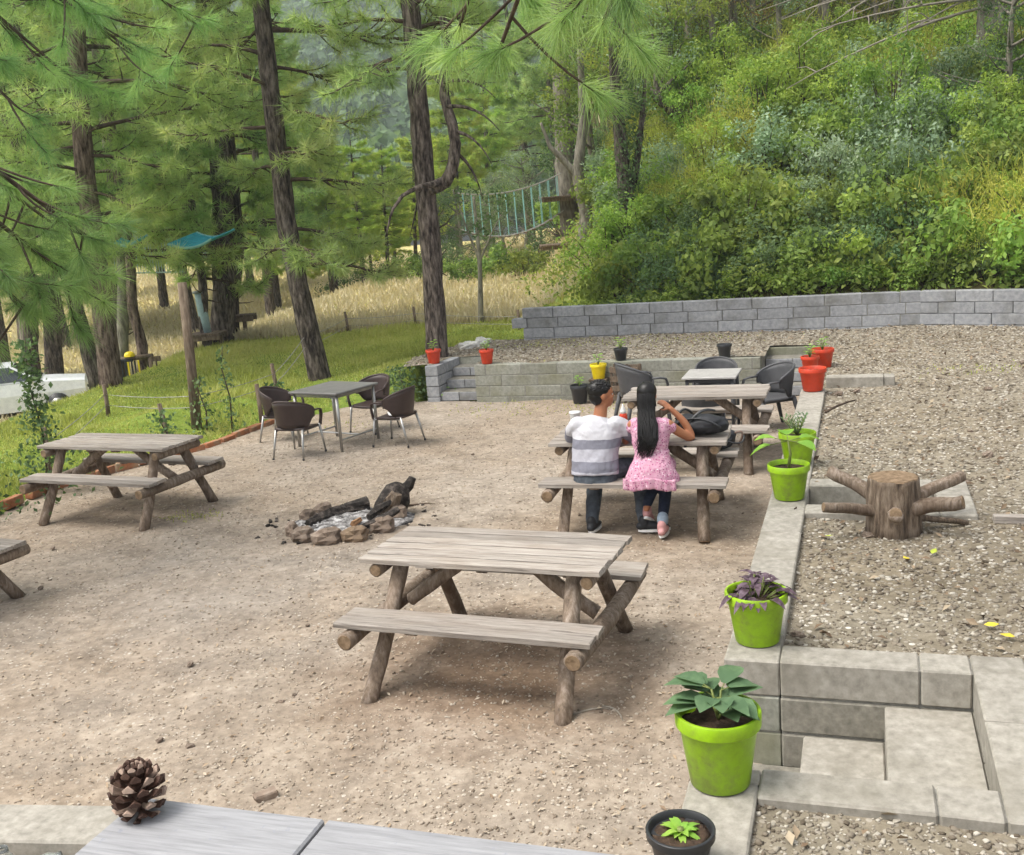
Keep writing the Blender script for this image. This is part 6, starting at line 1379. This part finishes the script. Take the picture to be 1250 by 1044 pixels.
hr = MB(); hr.ell(hc + Mh @ Vector((0, .020, .046)), (.084, .100, .092), 22, 16, Mh, rough=.08, rs=9); hr.ell(hc + Mh @ Vector((0, .048, -.005)), (.072, .062, .088), 18, 14, Mh, rough=.08, rs=9); rg = random.Random(2)
for k in range(110):
    a = rg.uniform(0, 6.28); e = rg.uniform(.05, 1.45); d = Vector((math.cos(a) * math.cos(e), math.sin(a) * math.cos(e), math.sin(e))); p = hc + Mh @ (Vector((0, .02, .046)) + Vector((d.x * .08, d.y * .096, d.z * .09))); hr.ell(p, (.011, .011, .009), 6, 5)
off(hr, OM).build('hair', hair_m, man, True)
for h_, t_ in (((.73 - .8, 8.03 - 8.05, -.468), (.75 - .8, 8.28 - 8.05, -.468)), ((1.13 - .8, 8.10 - 8.05, -.468), (1.37 - .8, 8.17 - 8.05, -.468))): shoe(man, h_, t_, (0, 0, 1), blackfab, white_m)
# ---- woman in the pink dress
wo_ = empty('person', (1.40, 8.05, .47), 0, 'person in pink floral dress with long black hair sitting on bench', 'person'); OW = Vector(wo_.location); mb = MB()
limb(mb, [(1.40, 8.07, .51), (1.40, 8.07, .60), (1.395, 8.09, .74), (1.39, 8.12, .88), (1.39, 8.14, .99), (1.385, 8.15, 1.03)], [(.15, .10), (.14, .10), (.12, .085), (.145, .095), (.145, .08), (.065, .06)], 20, side=(1, 0, 0), ends=False)
limb(mb, [(1.385, 8.15, 1.01), (1.375, 8.18, 1.12)], [.05, .047]); hw = Vector((1.365, 8.19, 1.235)); Mw = headm(mb, hw, R(188), R(6), .96)
for a in ([(1.545, 8.13, .98), (1.64, 8.22, .88), (1.735, 8.31, .80), (1.67, 8.30, .96), (1.555, 8.275, 1.09)], [(1.235, 8.13, .98), (1.165, 8.20, .87), (1.13, 8.29, .775), (1.18, 8.40, .785), (1.25, 8.50, .80)]): limb(mb, a, [.047, .041, .036, .034, .023])
hand(mb, (1.555, 8.275, 1.09), (-.75, .05, .6), (.5, -.6, .5), .9, .6, 1); hand(mb, (1.25, 8.50, .80), (.75, .55, -.15), (0, 0, 1), .9, .5, -1)
for a in ([(1.47, 8.08, .54), (1.48, 8.27, .55), (1.47, 8.43, .53), (1.475, 8.22, .30), (1.48, 7.995, .10)], [(1.33, 8.08, .54), (1.37, 8.26, .575), (1.45, 8.42, .62), (1.39, 8.30, .42), (1.325, 8.10, .215)]): limb(mb, a, [.064, .056, .043, .04, .03])
body = remesh(off(mb, OW).build('body', skin_m, wo_, True), .0075, 3); face_details(hw - OW, Mw, .96, body)
dr = MB(); limb(dr, [(1.40, 8.055, .47), (1.40, 8.05, .53), (1.40, 8.055, .60), (1.40, 8.075, .68), (1.395, 8.09, .745), (1.39, 8.11, .84), (1.39, 8.13, .93), (1.39, 8.14, .99), (1.386, 8.148, 1.03)], [(.242, .165), (.236, .165), (.205, .15), (.165, .128), (.142, .106), (.165, .115), (.178, .108), (.172, .09), (.085, .065)], 28, side=(1, 0, 0), ends=False)
limb(dr, [(1.33, 8.12, .56), (1.36, 8.30, .58)], [.115, .1]); limb(dr, [(1.46, 8.12, .56), (1.48, 8.30, .57)], [.115, .1])
for a in ([(1.52, 8.13, .985), (1.565, 8.15, .95)], [(1.26, 8.13, .985), (1.215, 8.15, .95)]): limb(dr, a, [.058, .054])
for k in range(17):   # gathers of the skirt
    a = R(190 + 10 * k); dr.tube([(1.40 + (.10 + .135 * u) * 1.02 * math.cos(a), 8.075 - .02 * u + (.085 + .07 * u) * 1.02 * math.sin(a), .75 - .27 * u) for u in (0, .25, .5, .75, 1)], [.004, .009, .011, .012, .012], 6)
dr.tube([(1.40 + .146 * math.cos(R(12 * q)), 8.09 + .11 * math.sin(R(12 * q)), .745) for q in range(31)], .009, 6)
crease(remesh(off(dr, OW).build('dress', DRESS, wo_, True), .008, 3), .016, .09)
# hem hanging over the bench edge
hb_ = MB(); vs = []; nu, nv = 26, 7
for j in range(nv):
    for i in range(nu):
        u = i / (nu - 1); v = j / (nv - 1); x = 1.17 + .46 * u; yy = 7.90 - .010 * math.sin(u * 40) * v - .025 * math.sin(math.pi * u) ; vs.append((x, yy + .004 * math.sin(u * 23), .55 - .10 * v - .012 * math.sin(u * 9)))
hb_.add(vs, [(j * nu + i, j * nu + i + 1, (j + 1) * nu + i + 1, (j + 1) * nu + i) for j in range(nv - 1) for i in range(nu - 1)]); o = off(hb_, OW).build('hem', DRESS, wo_, True); q = o.modifiers.new('t', 'SOLIDIFY'); q.thickness = .008
ln_ = MB()
for a in ([(1.47, 8.12, .55), (1.48, 8.28, .55), (1.47, 8.44, .53), (1.476, 8.225, .30), (1.48, 8.01, .15)], [(1.33, 8.12, .55), (1.37, 8.27, .575), (1.45, 8.43, .62), (1.39, 8.31, .42), (1.33, 8.13, .26)]): limb(ln_, a, [.085, .076, .06, .056, .045])
remesh(off(ln_, OW).build('jeans', denim_b, wo_, True), .008, 3)
cu = MB(); limb(cu, [(1.4795, 8.02, .165), (1.481, 7.995, .135)], [.05, .05]); off(cu, OW).build('turned_cuff', flat('pale_denim', lin('8b99a8'), .85), wo_, True)
pinks = flat('dusty_pink_canvas', lin('c99594'), .8)
shoe(wo_, (.075, -.12, -.468), (.085, .10, -.468), (0, 0, 1), pinks, white_m, .042); shoe(wo_, (-.08, .02, -.34), (-.06, .19, -.44), (0, .5, 1), pinks, white_m, .042)
hr = MB(); hr.ell(hw + Vector((0, -.012, .034)), (.088, .098, .09), 22, 16); hr.ell(hw + Vector((0, -.05, -.03)), (.080, .062, .10), 20, 14); rg = random.Random(4)
for k in range(230):
    a = rg.uniform(-1.15, 1.15); x0 = hw.x + math.sin(a) * .082; y0 = hw.y - .022 - math.cos(a) * .078; zt = hw.z + .05 - .03 * abs(a); e = rg.uniform(-1, 1); L = rg.uniform(.0, .16)
    p = [Vector((x0 * .3 + hw.x * .7, hw.y - .03, hw.z + .122)), Vector((x0, y0, zt)), Vector((x0 * .97 + hw.x * .03, y0 - .015, hw.z - .1)), Vector((hw.x + .02 + .085 * e, 8.03 - .02 * (1 - e * e), 1.0)), Vector((hw.x + .022 + .075 * e + .012 * math.sin(k * 2.3), 7.985 - .01 * (1 - e * e), .86)), Vector((hw.x + .0 + .066 * e + .022 * math.sin(k), 7.962, .76 + L)), Vector((hw.x - .02 + .045 * e + .03 * math.sin(k * 1.7), 7.965, .70 + L))]
    jt = Vector((rg.uniform(-.006, .006), rg.uniform(-.012, .004), 0)); p = [q_ + jt * min(1, i_ / 2) for i_, q_ in enumerate(p)]
    hr.tube(resample(p, 12), [(.0045 + .002 * math.sin(math.pi * i / 11)) if i < 9 else .0042 - .0012 * (i - 8) for i in range(12)], 4)
off(hr, OW).build('hair', hair_m, wo_, True)

# ---- things on and around the couple's table (tabletop at .753)
TT = .754
def TB_(x, y, z=None): a = R(-17.5); return (1.11 + x * math.cos(a) - y * math.sin(a), 8.88 + x * math.sin(a) + y * math.cos(a), TT if z is None else z)
for o_, lx in ((man, -.30), (wo_, .17)): o_.location = TB_(lx, -.51, .445); o_.rotation_euler = (0, 0, R(-17.5)); o_.scale = (1.02, .95, .93) if lx < 0 else (.94, .93, .93)
bt_ = empty('sauce_bottle', TB_(-.17, .12), 0, 'red sauce bottle with white tip on the couple\'s table', 'bottle'); MB().lathe([(.034, 0), (.036, .01), (.036, .13), (.03, .15), (.026, .155)], 20).build('body', redp, bt_, True); MB().lathe([(.028, .15), (.026, .175), (.008, .215), (.005, .235)], 16).build('nozzle', white_m, bt_, True)
nd = empty('white_cup', TB_(-.56, -.06), 0, 'tall white paper cup stack on the table beside the striped shirt', 'cup'); MB().lathe([(.036, 0), (.047, .20), (.05, .205), (.045, .205), (.034, .01)], 22).build('cup_body', white_m, nd, True); MB().lathe([(.048, .192), (.052, .202), (.050, .212)], 22).build('cup_rim', white_m, nd, True)
bp = empty('backpack', TB_(.53, -.08), R(-25), 'black backpack lying on the couple\'s table', 'backpack'); mb = MB(); mb.ell((0, 0, .085), (.24, .15, .085), 22, 14, rough=.12, rs=3); mb.ell((.05, -.04, .12), (.15, .11, .065), 18, 12, rough=.12, rs=4); mb.ell((-.12, 0, .1), (.1, .12, .075), 16, 10, rough=.1); remesh(mb.build('bag_body', blackfab, bp, True), .009, 3)
for k, (a, b_) in enumerate((((-.2, -.1, .1), (.2, -.13, .09)), ((-.1, -.14, .07), (.12, .02, .2)))): MB().tube(bez(Vector(a), (Vector(a) + Vector(b_)) / 2 + Vector((0, -.03, .14)), Vector(b_), 10), [(.012, .005)] * 10, 8).build('strap', blackp, bp, True)
MB().tube([(.0 + .14 * math.cos(R(20 * q)), -.12 + .02 * math.sin(R(20 * q)), .11 + .05 * math.sin(R(20 * q))) for q in range(10)], .005, 6).build('zip', alu, bp, True); MB().tube(bez(Vector((-.1, .1, .16)), Vector((-.15, .0, .27)), Vector((-.2, -.06, .14)), 9), .011, 8).build('handle', blackp, bp, True)
hbg = empty('dark_bag', (1.98, 8.58, .472 - .02), R(10), 'dark bag with loose straps on the far bench of the couple\'s table', 'bag'); mb = MB(); hbg.location = TB_(.60, .55, .471); mb.ell((0, 0, .09), (.16, .1, .09), 18, 12, rough=.2, rs=4); mb.ell((.08, 0, .12), (.09, .08, .06), 14, 10, rough=.2); remesh(mb.build('bag_body', blackfab, hbg, True), .009, 3); MB().tube(bez(Vector((.1, -.03, .12)), Vector((.28, -.06, .22)), Vector((.17, -.05, .03)), 10), .010, 7).build('strap', basic('worn_brown_strap', [(.3, lin('4d3b33')), (.7, lin('7d6a60'))], 10), hbg, True); MB().tube(bez(Vector((.02, -.08, .1)), Vector((.2, -.15, .02)), Vector((.22, -.06, .12)), 10), .008, 7).build('strap', blackp, hbg, True)
